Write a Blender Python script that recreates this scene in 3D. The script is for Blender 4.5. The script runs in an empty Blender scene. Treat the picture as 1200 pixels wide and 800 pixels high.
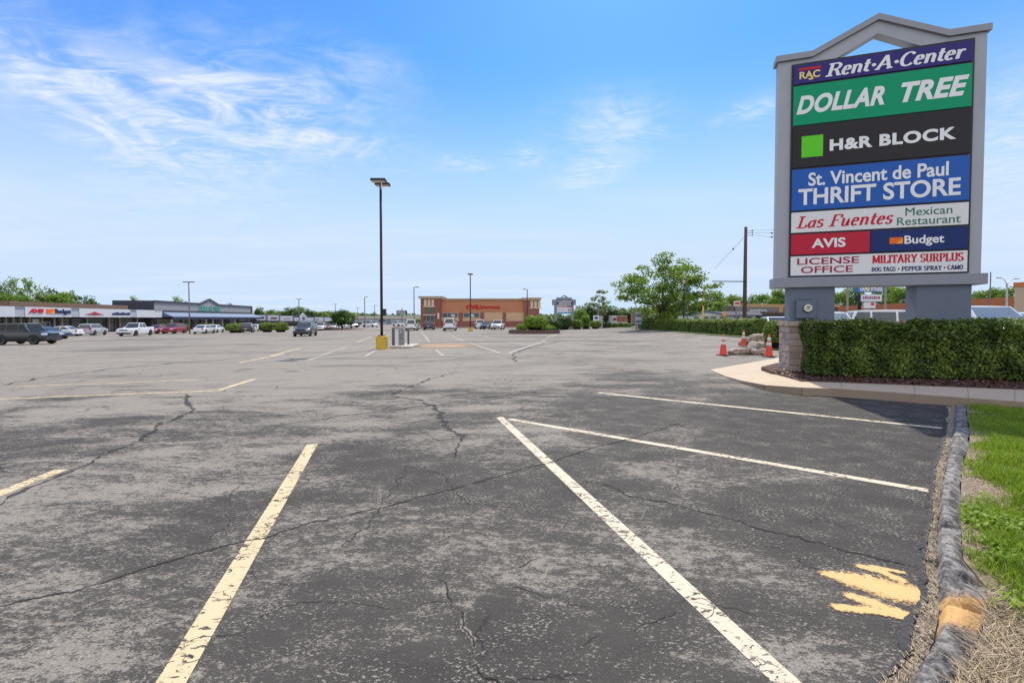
import bpy, bmesh, math, random
import numpy as np
from mathutils import Vector, Matrix, noise as mnoise

C = bpy.context
SC = C.scene
COL = SC.collection
R = math.radians
rng = np.random.default_rng(7)
random.seed(7)

# ------------------------------------------------------------------ camera
H_EYE, F_PX, PITCH, CX, CY = 1.5, 560.0, 0.0283, 600.0, 389.0
cam_d = bpy.data.cameras.new("camera")
cam = bpy.data.objects.new("camera", cam_d)
COL.objects.link(cam)
cam.location = (0, 0, H_EYE)
cam.rotation_euler = (math.pi / 2 - PITCH, 0, 0)
cam_d.sensor_width = 36.0
cam_d.lens = 36.0 * F_PX / 1200.0
cam_d.shift_y = -11.0 / 1200.0
cam_d.clip_start = 0.05
cam_d.clip_end = 5000.0
SC.camera = cam

# ------------------------------------------------------------------ sun, sky, exposure
SUN_AZ, SUN_EL = R(13.0), R(51.0)          # azimuth clockwise from +Y
SUN_STRENGTH, SKY_STRENGTH, EXPOSURE = 3.3, 0.15, 0.62
sd = bpy.data.lights.new("sun", 'SUN')
sun = bpy.data.objects.new("sun", sd)
COL.objects.link(sun)
sd.energy = SUN_STRENGTH
sd.angle = R(0.53)
sd.color = (1.0, 0.93, 0.83)
sun.location = (20, 60, 80)
_sv = Vector((math.sin(SUN_AZ) * math.cos(SUN_EL), math.cos(SUN_AZ) * math.cos(SUN_EL), math.sin(SUN_EL)))
sun.rotation_euler = (-_sv).to_track_quat('-Z', 'Y').to_euler()

SC.view_settings.view_transform = 'Standard'
SC.view_settings.look = 'None'
SC.view_settings.gamma = 1.0
SC.view_settings.use_curve_mapping = False
SC.view_settings.exposure = EXPOSURE
SC.render.engine = 'CYCLES'
SC.cycles.max_bounces = 6
SC.cycles.transparent_max_bounces = 12
SC.cycles.use_denoising = True


class NT:
    """small helper to write node trees"""
    def __init__(s, tree):
        s.t = tree
    def put(s, node, sock, v):
        i = node.inputs[sock]
        if isinstance(v, bpy.types.NodeSocket):
            s.t.links.new(v, i)
        else:
            if i.type == 'RGBA' and len(v) == 3:
                v = (*v, 1)
            i.default_value = v
    def node(s, typ, ins=None, **props):
        n = s.t.nodes.new(typ)
        for k, v in props.items():
            setattr(n, k, v)
        for k, v in (ins or {}).items():
            s.put(n, k, v)
        return n
    def math(s, op, a, b=0.0, c=None, clamp=False):
        ins = {0: a, 1: b}
        if c is not None:
            ins[2] = c
        return s.node('ShaderNodeMath', ins, operation=op, use_clamp=clamp).outputs[0]
    def vmath(s, op, a, b=(0, 0, 0), out=0):
        n = s.node('ShaderNodeVectorMath', {0: a} if op == 'SCALE' else {0: a, 1: b}, operation=op)
        return n.outputs[out]
    def mix(s, f, a, b, blend='MIX'):
        n = s.node('ShaderNodeMix', data_type='RGBA', blend_type=blend)
        s.put(n, 0, f); s.put(n, 6, a); s.put(n, 7, b)
        return n.outputs[2]
    def noise(s, vec, scale, detail=4.0, rough=0.55, dist=0.0, out=0):
        return s.node('ShaderNodeTexNoise', {'Vector': vec, 'Scale': scale, 'Detail': detail,
                                             'Roughness': rough, 'Distortion': dist}).outputs[out]
    def ramp(s, f, a, b):           # smoothstep a..b -> 0..1
        return s.node('ShaderNodeMapRange', {0: f, 1: a, 2: b, 3: 0.0, 4: 1.0},
                      interpolation_type='SMOOTHSTEP').outputs[0]
    def mapping(s, vec, scale=(1, 1, 1), rot=(0, 0, 0), loc=(0, 0, 0)):
        return s.node('ShaderNodeMapping', {'Vector': vec, 'Location': loc, 'Rotation': rot, 'Scale': scale}).outputs[0]
    def pos(s):
        return s.node('ShaderNodeNewGeometry').outputs['Position']
    def obj(s):
        return s.node('ShaderNodeTexCoord').outputs['Object']
    def sep(s, v):
        return s.node('ShaderNodeSeparateXYZ', {0: v}).outputs
    def bump(s, h, strength, dist=0.01, normal=None):
        n = s.node('ShaderNodeBump', {'Height': h, 'Strength': strength, 'Distance': dist})
        if normal is not None:
            s.put(n, 'Normal', normal)
        return n.outputs[0]


w = bpy.data.worlds.new("World")
SC.world = w
w.use_nodes = True
T = NT(w.node_tree)
w.node_tree.nodes.clear()
sky = T.node('ShaderNodeTexSky', sky_type='NISHITA', sun_disc=False, sun_elevation=SUN_EL, sun_rotation=SUN_AZ,
             altitude=120.0, air_density=1.0, dust_density=0.35, ozone_density=2.2).outputs[0]
dv = T.node('ShaderNodeTexCoord').outputs['Generated']
dx, dy, dz = T.sep(dv)
# thin cirrus: position of a sky direction on a flat cloud deck
den = T.math('MAXIMUM', T.math('ADD', dz, 0.06), 0.03)
ux, uy = T.math('DIVIDE', dx, den), T.math('DIVIDE', dy, den)
deck = T.node('ShaderNodeCombineXYZ', {0: ux, 1: uy, 2: 0.0}).outputs[0]
def patch(px, py, rx, ry, rot=0.0, s=1.0):
    """soft round area of the sky around one direction (azimuth/elevation plane)"""
    X, Y, Z = (px - CX) / F_PX, 1.0, (373.0 - py) / F_PX
    az, el = math.atan2(X, Y), math.atan2(Z, math.hypot(X, Y))
    a = T.math('SUBTRACT', T.math('ARCTAN2', dx, dy), az)
    e = T.math('SUBTRACT', T.math('ARCSINE', dz), el)
    c, q = math.cos(rot), math.sin(rot)
    a2 = T.math('ADD', T.math('MULTIPLY', a, c), T.math('MULTIPLY', e, q))
    e2 = T.math('SUBTRACT', T.math('MULTIPLY', e, c), T.math('MULTIPLY', a, q))
    d = T.math('ADD', T.math('POWER', T.math('DIVIDE', a2, rx), 2.0), T.math('POWER', T.math('DIVIDE', e2, ry), 2.0))
    return T.math('MULTIPLY', T.math('EXPONENT', T.math('MULTIPLY', d, -1.0)), s)
m = None
for args in ((300, 120, .20, .085, .0, 1.0), (90, 105, .26, .06, -.2, .8), (190, 175, .13, .065, -.35, .75),
             (715, 150, .10, .05, .0, 1.0), (695, 203, .08, .03, .2, .9), (880, 132, .06, .02, .1, .9),
             (548, 193, .045, .016, 0, 1.1), (612, 185, .05, .018, 0, .9), (330, 150, .22, .03, -.12, .7),
             (1190, 170, .12, .10, .3, .7), (20, 235, .5, .05, 0, .2), (430, 80, .1, .03, -.1, .35)):
    p_ = patch(*args)
    m = p_ if m is None else T.math('ADD', m, p_)
wisp = T.noise(T.mapping(deck, (1.0, .8, 1), (0, 0, 0.5)), 1.9, 9.0, 0.58, 2.2)
wisp2 = T.noise(T.mapping(deck, (1.0, 1.6, 1), (0, 0, .5)), 3.4, 8.0, 0.6, 2.6)
cl = T.math('ADD', T.math('MULTIPLY', T.ramp(wisp, 0.34, 0.72), 0.62), T.math('MULTIPLY', T.ramp(wisp2, 0.40, 0.75), 0.55))
cl = T.math('MULTIPLY', cl, T.math('MINIMUM', m, 1.1))
low = T.math('MULTIPLY', T.ramp(T.noise(T.mapping(deck, (0.35, 1.0, 1)), 0.9, 6.0, 0.55), 0.42, 0.72), 0.28)
low = T.math('MULTIPLY', low, T.ramp(dz, 0.42, 0.10))
cl = T.math('MINIMUM', T.math('ADD', T.math('MULTIPLY', cl, 0.82), low), 0.9)
sr, sg, sb = T.node('ShaderNodeSeparateColor', {0: sky}).outputs[:3]
blue = T.math('MULTIPLY', T.math('SUBTRACT', 1.0, T.math('EXPONENT', T.math('MULTIPLY', sb, -.45))), 4.75)
red = T.math('MULTIPLY', sr, .262)
grn = T.math('MULTIPLY', sg, .535)
clear = T.node('ShaderNodeCombineColor', {0: red, 1: grn, 2: blue}).outputs[0]
clear = T.mix(T.ramp(dz, .48, .10), clear, (2.72, 3.40, 4.28))      # pale haze towards the horizon
cloudy = T.mix(cl, clear, (3.75, 4.0, 4.4))
# broken bright cloud added out of view, overhead and behind, to lift the shadows
fill_bank = T.math('MULTIPLY', T.ramp(dy, .10, -.35), T.ramp(T.noise(dv, 2.3, 6, .6), .36, .58))
fill_top = T.math('MULTIPLY', T.ramp(dz, .80, .97), .5)
cloudy = T.mix(T.math('MAXIMUM', fill_bank, fill_top), cloudy, (5.6, 5.65, 5.8))
bg = T.node('ShaderNodeBackground', {'Color': cloudy, 'Strength': SKY_STRENGTH})
wo = T.node('ShaderNodeOutputWorld', {'Surface': bg.outputs[0]})

# ------------------------------------------------------------------ terrain and picture geometry
def sst(a, b, x):
    t = min(1.0, max(0.0, (x - a) / (b - a)))
    return t * t * (3 - 2 * t)
def G(x, y):
    """height of the parking lot: almost flat near the camera, draining away to the far left"""
    fwd = 0.8 * (1 - math.exp(-max(0.0, y - 22) / 60.0))
    left = 0.7 * (1 - math.exp(-max(0.0, -x - 10) / 30.0)) * sst(5, 40, y)
    a = -(fwd + left)
    b = 0.2 * sst(13.5, 17, x) * sst(14, 20, y) - 1.2 * sst(66, 115, y)
    k = sst(6, 15, x)
    return a * (1 - k) + b * k
def ray(px, py):
    a, b = (px - CX) / F_PX, (CY - py) / F_PX
    c, s = math.cos(PITCH), math.sin(PITCH)
    return Vector((a, c + b * s, -s + b * c))
def at(px, py, Y):
    d = ray(px, py)
    return Vector((0, 0, H_EYE)) + d * (Y / d.y)
def zp(px, py, z=0.0):
    d = ray(px, py)
    return Vector((0, 0, H_EYE)) + d * ((z - H_EYE) / d.z)
def gp(px, py, dz=0.0):
    d = ray(px, py)
    t = 1.0
    while t < 900:
        p = Vector((0, 0, H_EYE)) + d * t
        if p.z < G(p.x, p.y):
            lo, hi = t - max(.1, t * .01), t
            for _ in range(30):
                mid = (lo + hi) / 2
                p = Vector((0, 0, H_EYE)) + d * mid
                if p.z < G(p.x, p.y): hi = mid
                else: lo = mid
            break
        t += max(.1, t * .01)
    return Vector((p.x, p.y, G(p.x, p.y) + dz))
def yx(px, Y, dz=0.0):
    x = (px - CX) / F_PX * Y * math.cos(PITCH)
    return Vector((x, Y, G(x, Y) + dz))

# ------------------------------------------------------------------ objects
def link(o, parent=None):
    COL.objects.link(o)
    if parent is not None:
        o.parent = parent
    return o
def tag(o, label=None, cat=None, group=None, kind=None):
    for k, v in (('label', label), ('category', cat), ('group', group), ('kind', kind)):
        if v: o[k] = v
    return o
def thing(name, label, cat, loc=(0, 0, 0), rz=0.0, group=None):
    o = bpy.data.objects.new(name, None)
    o.empty_display_size = 0.2
    o.location = loc
    o.rotation_euler = (0, 0, rz)
    link(o)
    return tag(o, label, cat, group)

class MB:
    def __init__(s):
        s.v, s.f = [], []
    def add(s, vs, fs):
        n = len(s.v)
        s.v += [tuple(v) for v in vs]
        s.f += [tuple(i + n for i in f) for f in fs]
        return s
    def box(s, x0, x1, y0, y1, z0, z1):
        v = [(x, y, z) for z in (z0, z1) for y in (y0, y1) for x in (x0, x1)]
        return s.add(v, [(0, 2, 3, 1), (4, 5, 7, 6), (0, 1, 5, 4), (2, 6, 7, 3), (0, 4, 6, 2), (1, 3, 7, 5)])
    def obox(s, c, half, M):
        v = [Vector(c) + M @ Vector((half[0] * a, half[1] * b, half[2] * d)) for d in (-1, 1) for b in (-1, 1) for a in (-1, 1)]
        return s.add(v, [(0, 2, 3, 1), (4, 5, 7, 6), (0, 1, 5, 4), (2, 6, 7, 3), (0, 4, 6, 2), (1, 3, 7, 5)])
    def prism(s, poly, y0, y1):
        """polygon in x,z pushed along y"""
        n = len(poly)
        v = [(x, y0, z) for x, z in poly] + [(x, y1, z) for x, z in poly]
        f = [tuple(range(n)), tuple(range(2 * n - 1, n - 1, -1))]
        f += [(i, i + n, (i + 1) % n + n, (i + 1) % n) for i in range(n)]
        return s.add(v, f)
    def slab(s, poly, z0, z1):
        """polygon in x,y pushed along z"""
        n = len(poly)
        v = [(x, y, z0) for x, y in poly] + [(x, y, z1) for x, y in poly]
        f = [tuple(range(n - 1, -1, -1)), tuple(range(n, 2 * n))]
        f += [(i, (i + 1) % n, (i + 1) % n + n, i + n) for i in range(n)]
        return s.add(v, f)
    def tube(s, pts, rad, n=8, caps=True):
        pts = [Vector(p) for p in pts]
        if not isinstance(rad, (list, tuple)): rad = [rad] * len(pts)
        base = len(s.v)
        ref = Vector((0, 0, 1)) if abs((pts[1] - pts[0]).normalized().z) < .9 else Vector((1, 0, 0))
        vs = []
        for i, p in enumerate(pts):
            d = (pts[min(i + 1, len(pts) - 1)] - pts[max(i - 1, 0)]).normalized()
            a = d.cross(ref).normalized(); b = d.cross(a).normalized()
            for k in range(n):
                t = 2 * math.pi * k / n
                vs.append(p + (a * math.cos(t) + b * math.sin(t)) * rad[i])
        fs = []
        for i in range(len(pts) - 1):
            for k in range(n):
                fs.append((i * n + k, (i + 1) * n + k, (i + 1) * n + (k + 1) % n, i * n + (k + 1) % n))
        if caps:
            fs.append(tuple(range(n))); fs.append(tuple(range(len(vs) - 1, len(vs) - n - 1, -1)))
        return s.add(vs, fs)
    def lathe(s, prof, n=20, c=(0, 0, 0)):
        vs, fs = [], []
        for r, z in prof:
            for k in range(n):
                t = 2 * math.pi * k / n
                vs.append((c[0] + r * math.cos(t), c[1] + r * math.sin(t), c[2] + z))
        m = len(prof)
        for i in range(m - 1):
            for k in range(n):
                fs.append((i * n + k, i * n + (k + 1) % n, (i + 1) * n + (k + 1) % n, (i + 1) * n + k))
        fs.append(tuple(range(n - 1, -1, -1))); fs.append(tuple(range((m - 1) * n, m * n)))
        return s.add(vs, fs)
    def build(s, name, mat, parent=None, smooth=False, fix=True):
        me = bpy.data.meshes.new(name)
        me.from_pydata(s.v, [], s.f)
        if fix:
            bm = bmesh.new(); bm.from_mesh(me)
            bmesh.ops.recalc_face_normals(bm, faces=bm.faces)
            bm.to_mesh(me); bm.free()
        me.materials.append(mat)
        if smooth:
            for p in me.polygons: p.use_smooth = True
        o = bpy.data.objects.new(name, me)
        return link(o, parent)

def bevel(o, w, seg=2):
    m = o.modifiers.new("bevel", 'BEVEL'); m.width = w; m.segments = seg; m.limit_method = 'ANGLE'
    return o

def cloud_mesh(name, quads, tint, mat, parent=None):
    """many loose quads at once: quads (N,4,3), tint (N,)"""
    q = np.asarray(quads, np.float32); n = len(q)
    me = bpy.data.meshes.new(name)
    me.vertices.add(n * 4); me.vertices.foreach_set('co', q.reshape(-1))
    me.loops.add(n * 4); me.loops.foreach_set('vertex_index', np.arange(n * 4, dtype=np.int32))
    me.polygons.add(n)
    me.polygons.foreach_set('loop_start', np.arange(0, n * 4, 4, dtype=np.int32))
    at_ = me.attributes.new('tint', 'FLOAT', 'POINT')
    at_.data.foreach_set('value', np.repeat(np.asarray(tint, np.float32), 4))
    me.update(calc_edges=True); me.validate()
    me.materials.append(mat)
    return link(bpy.data.objects.new(name, me), parent)

def leaves(P, N, size, rg, aspect=1.7, spread=0.8, fold=0.0):
    """diamond leaf quads at points P facing roughly N"""
    n = len(P)
    N = N + rg.normal(0, spread, (n, 3)); N /= np.linalg.norm(N, axis=1, keepdims=True) + 1e-9
    A = np.cross(N, rg.normal(0, 1, (n, 3))); A /= np.linalg.norm(A, axis=1, keepdims=True) + 1e-9
    B = np.cross(N, A)
    s = np.asarray(size) * rg.uniform(.6, 1.35, n)
    a = A * (s * aspect * .5)[:, None]; b = B * (s * .5)[:, None]
    k = rg.uniform(-.25, .25, n)[:, None]
    return np.stack([P - a, P - b + a * k, P + a, P + b + a * k], 1)

# ------------------------------------------------------------------ materials
MATS = {}
def newmat(name):
    m = bpy.data.materials.new(name); m.use_nodes = True
    m.node_tree.nodes.clear()
    T = NT(m.node_tree)
    b = T.node('ShaderNodeBsdfPrincipled')
    T.node('ShaderNodeOutputMaterial', {'Surface': b.outputs[0]})
    MATS[name] = m
    return m, T, b
def simple(name, col, rough=0.6, metal=0.0, var=0.12, scale=3.0, bump=0.0, bscale=60.0, spec=0.5, coat=0.0, dirt=0.0):
    """plain surface with a little procedural unevenness of its own colour"""
    if name in MATS: return MATS[name]
    m, T, b = newmat(name)
    v = T.obj()
    n = T.noise(v, scale, 5.0, 0.6)
    f = T.math('MULTIPLY_ADD', T.math('SUBTRACT', n, 0.5), 2 * var * 1.6, 1.0)
    c = T.vmath('SCALE', (col[0], col[1], col[2]))
    T.put(c.node, 3, f)
    if dirt > 0:
        d = T.ramp(T.noise(T.mapping(v, (1, 1, .25)), scale * 1.7, 6.0, .65), .5, .78)
        c = T.mix(T.math('MULTIPLY', d, dirt), c, (col[0] * .35 + .03, col[1] * .33 + .028, col[2] * .3 + .025))
    T.put(b, 'Base Color', c)
    T.put(b, 'Roughness', T.math('MULTIPLY_ADD', T.math('SUBTRACT', n, .5), .2, rough, clamp=True))
    b.inputs['Metallic'].default_value = metal
    b.inputs['Specular IOR Level'].default_value = spec
    if coat: b.inputs['Coat Weight'].default_value = coat
    if bump > 0:
        T.put(b, 'Normal', T.bump(T.noise(v, bscale, 4.0, .6), bump, 0.01))
    return m
def foliage(name, dark, light, trans=0.35, yellow=None):
    if name in MATS: return MATS[name]
    m = bpy.data.materials.new(name); m.use_nodes = True; m.node_tree.nodes.clear()
    MATS[name] = m
    T = NT(m.node_tree)
    t = T.node('ShaderNodeAttribute', attribute_name='tint').outputs['Fac']
    c = T.mix(t, dark, light)
    if yellow: c = T.mix(T.ramp(t, .9, 1.0), c, yellow)
    d = T.node('ShaderNodeBsdfPrincipled', {'Base Color': c, 'Roughness': 0.5, 'Specular IOR Level': 0.35})
    tr = T.node('ShaderNodeBsdfTranslucent', {'Color': T.mix(.35, c, (.22, .34, .02))})
    mx = T.node('ShaderNodeMixShader', {0: trans, 1: d.outputs[0], 2: tr.outputs[0]})
    T.node('ShaderNodeOutputMaterial', {'Surface': mx.outputs[0]})
    return m
def glassy(name, col=(.03, .04, .05), rough=.06):
    m, T, b = newmat(name)
    n = T.noise(T.obj(), 1.3, 3.0)
    T.put(b, 'Base Color', T.mix(n, col, tuple(c * 1.7 for c in col)))
    b.inputs['Roughness'].default_value = rough
    b.inputs['Specular IOR Level'].default_value = .8
    return m

# asphalt: dark seal coat worn through to pale aggregate
def make_asphalt():
    m, T, b = newmat('asphalt')
    P = T.pos()
    x, y, z = T.sep(P)
    warp = T.vmath('ADD', P, sc_(T, T.noise(P, .7, 3, .5, out=1), .7))
    big = T.noise(warp, .22, 4, .55)
    mid = T.noise(T.mapping(warp, (.75, 1.7, 1), (0, 0, .30)), 1.15, 7, .66)
    fine = T.noise(T.mapping(P, (1, 1.6, 1), (0, 0, .3)), 11, 7, .72)
    grain = T.noise(P, 120, 2, .5)
    vor = T.node('ShaderNodeTexVoronoi', {'Vector': P, 'Scale': 75.0}).outputs['Distance']
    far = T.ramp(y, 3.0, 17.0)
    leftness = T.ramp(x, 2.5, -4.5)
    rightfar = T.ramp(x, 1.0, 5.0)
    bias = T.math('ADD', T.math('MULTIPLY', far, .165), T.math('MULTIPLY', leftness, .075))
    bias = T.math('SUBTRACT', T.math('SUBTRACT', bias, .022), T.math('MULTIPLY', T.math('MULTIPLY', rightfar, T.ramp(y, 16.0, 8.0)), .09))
    wv = T.math('ADD', T.math('MULTIPLY', big, .42), T.math('MULTIPLY', mid, .58))
    wv = T.math('ADD', wv, bias)
    soft = T.ramp(wv, .36, .74)
    # patchy wear: chips show where the grain is under the wear level
    f2 = T.noise(T.mapping(P, (1, 1.5, 1), (0, 0, .3)), 36, 5, .7)
    chips = T.math('ADD', T.math('ADD', T.math('MULTIPLY', fine, .50), T.math('MULTIPLY', f2, .34)), T.math('MULTIPLY', grain, .16))
    thr = T.math('MULTIPLY_ADD', soft, -.25, .625)
    chip = T.ramp(T.math('SUBTRACT', chips, thr), -.025, .045)
    wear = T.math('MINIMUM', T.math('ADD', T.math('MULTIPLY', soft, .24), T.math('MULTIPLY', chip, .76)), 1.0)
    spk = T.math('ADD', T.noise(T.mapping(P, (1, 1.5, 1), (0, 0, .3)), 44, 4, .65), T.math('MULTIPLY', T.math('SUBTRACT', T.noise(P, 3.4, 4, .6), .5), .42))
    speck = T.ramp(spk, .585, .635)
    wear = T.math('MAXIMUM', wear, T.math('MULTIPLY', speck, .95))
    pit = T.math('MULTIPLY', T.ramp(T.noise(P, 52, 3, .6), .56, .66), T.ramp(T.noise(P, 2.1, 3), .35, .6))
    wear = T.math('MULTIPLY', wear, T.math('SUBTRACT', 1.0, T.math('MULTIPLY', pit, .8)))
    tone = T.noise(P, .11, 3, .5)
    seal = T.mix(T.noise(P, 2.3, 4, .6), (.033, .0305, .027), (.062, .057, .050))
    seal = T.mix(T.math('MULTIPLY', T.ramp(vor, .25, .08), .35), seal, (.16, .155, .15))
    agg = T.mix(tone, (.292, .256, .205), (.395, .352, .286))
    agg = T.mix(T.math('MULTIPLY', T.ramp(vor, .18, .42), .42), agg, (.10, .095, .09))
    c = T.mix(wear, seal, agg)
    # long dark drag marks and patches far away
    drag = T.math('MAXIMUM', T.ramp(T.noise(T.mapping(P, (.10, .55, 1), (0, 0, .12)), 1.0, 7, .66), .53, .70), T.math('MULTIPLY', T.ramp(T.noise(T.mapping(P, (.05, .12, 1), (0, 0, .2)), 1.0, 7, .64, .6), .52, .66), .85))
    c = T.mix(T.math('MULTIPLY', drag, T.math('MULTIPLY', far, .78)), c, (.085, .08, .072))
    # rust / oil stains
    st = T.ramp(T.noise(P, .33, 3, .5, 1.2), .66, .78)
    c = T.mix(T.math('MULTIPLY', st, .28), c, (.13, .085, .055))
    sp = T.ramp(T.noise(P, 1.9, 2, .4), .74, .82)
    c = T.mix(T.math('MULTIPLY', sp, .45), c, (.035, .033, .033))
    oil = T.node('ShaderNodeTexVoronoi', {'Vector': T.vmath('ADD', P, sc_(T, T.noise(P, 6.0, 3, .6, out=1), .16)), 'Scale': .55}).outputs['Distance']
    c = T.mix(T.math('MULTIPLY', T.ramp(oil, .16, .05), .5), c, (.03, .027, .024))
    # hairline crazing
    v1 = T.node('ShaderNodeTexVoronoi', {'Vector': T.vmath('ADD', P, sc_(T, T.noise(P, 3.0, 5, .7, out=1), .30)), 'Scale': .85},
                feature='DISTANCE_TO_EDGE').outputs['Distance']
    hair = T.math('MULTIPLY', T.ramp(v1, .009, .002), T.ramp(T.noise(P, .8, 2), .50, .60))
    c = T.mix(T.math('MULTIPLY', hair, .75), c, (.028, .026, .025))
    T.put(b, 'Base Color', c)
    T.put(b, 'Roughness', T.math('MULTIPLY_ADD', wear, .08, .84))
    b.inputs['Specular IOR Level'].default_value = .16
    hgt = T.math('ADD', T.math('MULTIPLY', grain, .7), T.math('SUBTRACT', T.math('MULTIPLY', chip, .5), T.math('MULTIPLY', hair, 1.5)))
    T.put(b, 'Normal', T.bump(hgt, .55, .006))
    return m
def sc_(T, v, k):
    o = T.vmath('SCALE', v); o.node.inputs[3].default_value = k
    return o
ASPHALT = make_asphalt()

def make_paint(name, col, chip=.5, fade=0.0):
    """road paint with its own flaking: alpha shows the asphalt below"""
    m, T, b = newmat(name)
    P = T.pos()
    n1 = T.noise(T.mapping(P, (1, 2.2, 1), (0, 0, .5)), 14, 7, .68, .8)
    n2 = T.noise(P, 3.1, 3, .5)
    v1 = T.node('ShaderNodeTexVoronoi', {'Vector': T.vmath('ADD', P, sc_(T, T.noise(P, 9.0, 3, .6, out=1), .12)), 'Scale': 7.0},
                feature='DISTANCE_TO_EDGE').outputs['Distance']
    lim = T.math('MULTIPLY_ADD', T.math('SUBTRACT', n2, .5), .25, .36 + .06 * chip)
    flake = T.ramp(T.math('SUBTRACT', n1, lim), -.012, .012)
    crack = T.math('MAXIMUM', T.ramp(v1, .012, .028), T.ramp(n2, .58, .46))
    a = T.math('MULTIPLY', flake, crack)
    if fade: a = T.math('MULTIPLY', a, T.math('MULTIPLY_ADD', T.ramp(T.noise(P, 5, 5, .7), .3, .62), fade, 1 - fade))
    T.put(b, 'Alpha', a)
    T.put(b, 'Base Color', T.mix(T.noise(P, 30, 4, .6), tuple(c * .88 for c in col), col))
    b.inputs['Roughness'].default_value = .7
    return m
PAINT_CREAM = make_paint('line_paint_cream', (.59, .50, .355), 1.0)
PAINT_YELLOW = make_paint('line_paint_yellow', (.61, .485, .275), .95)
PAINT_FADED = make_paint('line_paint_faded', (.66, .50, .28), 1.0, .45)
PAINT_WHITE = make_paint('line_paint_white', (.44, .40, .33), 1.0, .4)

def crackmat(name, c0, c1, lim, op=1.0):
    m, T, b = newmat(name)
    P = T.pos(); n = T.noise(P, 38, 6, .75)
    T.put(b, 'Base Color', T.mix(T.noise(P, 90, 3, .6), c0, c1)); b.inputs['Roughness'].default_value = .85
    b.inputs['Specular IOR Level'].default_value = .2
    T.put(b, 'Alpha', T.math('MULTIPLY', T.ramp(T.math('ADD', T.math('MULTIPLY', n, .6), T.math('MULTIPLY', T.noise(P, 3.0, 3), .4)), lim - .03, lim + .07), op))
    return m
TAR = crackmat('crack_tar', (.026, .025, .025), (.055, .052, .050), .40, .62)
CRACK = crackmat('crack_shadow', (.012, .011, .010), (.045, .038, .031), .405, .9)
CRACKFILL = crackmat('crack_grit', (.16, .14, .115), (.40, .35, .29), .53, .8)

# ================================================================== SETTING
# ---- the ground sheet
def axis(lo, hi, fine_lo, fine_hi, step):
    a = list(np.arange(fine_lo, fine_hi + .01, step))
    g, p = step, fine_hi
    while p < hi: g *= 1.35; p += g; a.append(min(p, hi))
    g, p = step, fine_lo
    while p > lo: g *= 1.35; p -= g; a.insert(0, max(p, lo))
    return a
xs, ys = axis(-1800, 1800, -130, 110, 3.0), axis(-120, 2600, -3, 220, 3.0)
g = MB()
g.v = [(x, y, G(x, y)) for y in ys for x in xs]
nx = len(xs)
g.f = [(j * nx + i, j * nx + i + 1, (j + 1) * nx + i + 1, (j + 1) * nx + i) for j in range(len(ys) - 1) for i in range(nx - 1)]
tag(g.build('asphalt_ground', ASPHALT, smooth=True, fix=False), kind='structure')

SIDEWALK = None
def concrete(name, col, rough=.85):
    m, T, b = newmat(name)
    P = T.pos()
    a, f, s = T.noise(P, .9, 5, .6), T.noise(P, 40, 5, .65), T.noise(T.mapping(P, (3, 3, .6)), 2.2, 6, .65)
    c = T.mix(a, tuple(k * .82 for k in col), tuple(k * 1.1 for k in col))
    c = T.mix(T.math('MULTIPLY', T.ramp(f, .52, .75), .35), c, tuple(k * .6 for k in col))
    c = T.mix(T.math('MULTIPLY', T.ramp(s, .55, .75), .45), c, tuple(k * .5 for k in col))
    T.put(b, 'Base Color', c); b.inputs['Roughness'].default_value = rough
    T.put(b, 'Normal', T.bump(f, .35, .008))
    return m
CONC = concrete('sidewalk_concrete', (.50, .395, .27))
KERB_SHADE = concrete('kerb_shade_concrete', (.30, .225, .155))  # concrete coloured darker for the shadow on the kerb face
PADC = concrete('pad_concrete', (.46, .41, .34))

front = [(832, 433, .012), (850, 440.5, .03), (870, 446, .06), (897, 451, .11), (940, 454, .15), (975, 455, .15), (1042, 459.5, .15),
         (1117, 465, .15), (1200, 471, .15), (1330, 480, .15)]
back = [(1330, 460, .15), (1200, 455.5, .15), (1050, 449.5, .15), (938, 445.5, .15), (912, 437.5, .14), (914, 418.5, .04)]
fw = [zp(*p) for p in front]; bw = [zp(*p) for p in back]
m_ = MB()
vs = fw + bw + [Vector((p.x, p.y, -.05)) for p in fw + bw]
n = len(fw) + len(bw)
m_.add(vs, [tuple(range(n))] + [(i, i + n, (i + 1) % n + n, (i + 1) % n) for i in range(n)])
sw = m_.build('sidewalk', CONC)
tag(sw, kind='structure')
# kerb: a band of its own along the front edge, 3 mm proud of the walk
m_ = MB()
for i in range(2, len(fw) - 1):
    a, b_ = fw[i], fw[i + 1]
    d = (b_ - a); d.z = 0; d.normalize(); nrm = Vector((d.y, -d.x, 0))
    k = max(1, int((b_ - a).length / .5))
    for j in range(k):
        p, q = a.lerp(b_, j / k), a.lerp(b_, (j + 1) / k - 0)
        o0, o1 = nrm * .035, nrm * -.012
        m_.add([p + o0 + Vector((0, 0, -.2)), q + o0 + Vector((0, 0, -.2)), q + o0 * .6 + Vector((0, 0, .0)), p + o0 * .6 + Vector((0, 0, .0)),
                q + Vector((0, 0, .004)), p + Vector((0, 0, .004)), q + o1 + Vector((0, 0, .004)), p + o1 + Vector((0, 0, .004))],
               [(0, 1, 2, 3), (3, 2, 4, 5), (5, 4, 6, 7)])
tag(m_.build('kerb', KERB_SHADE), kind='structure')
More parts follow.
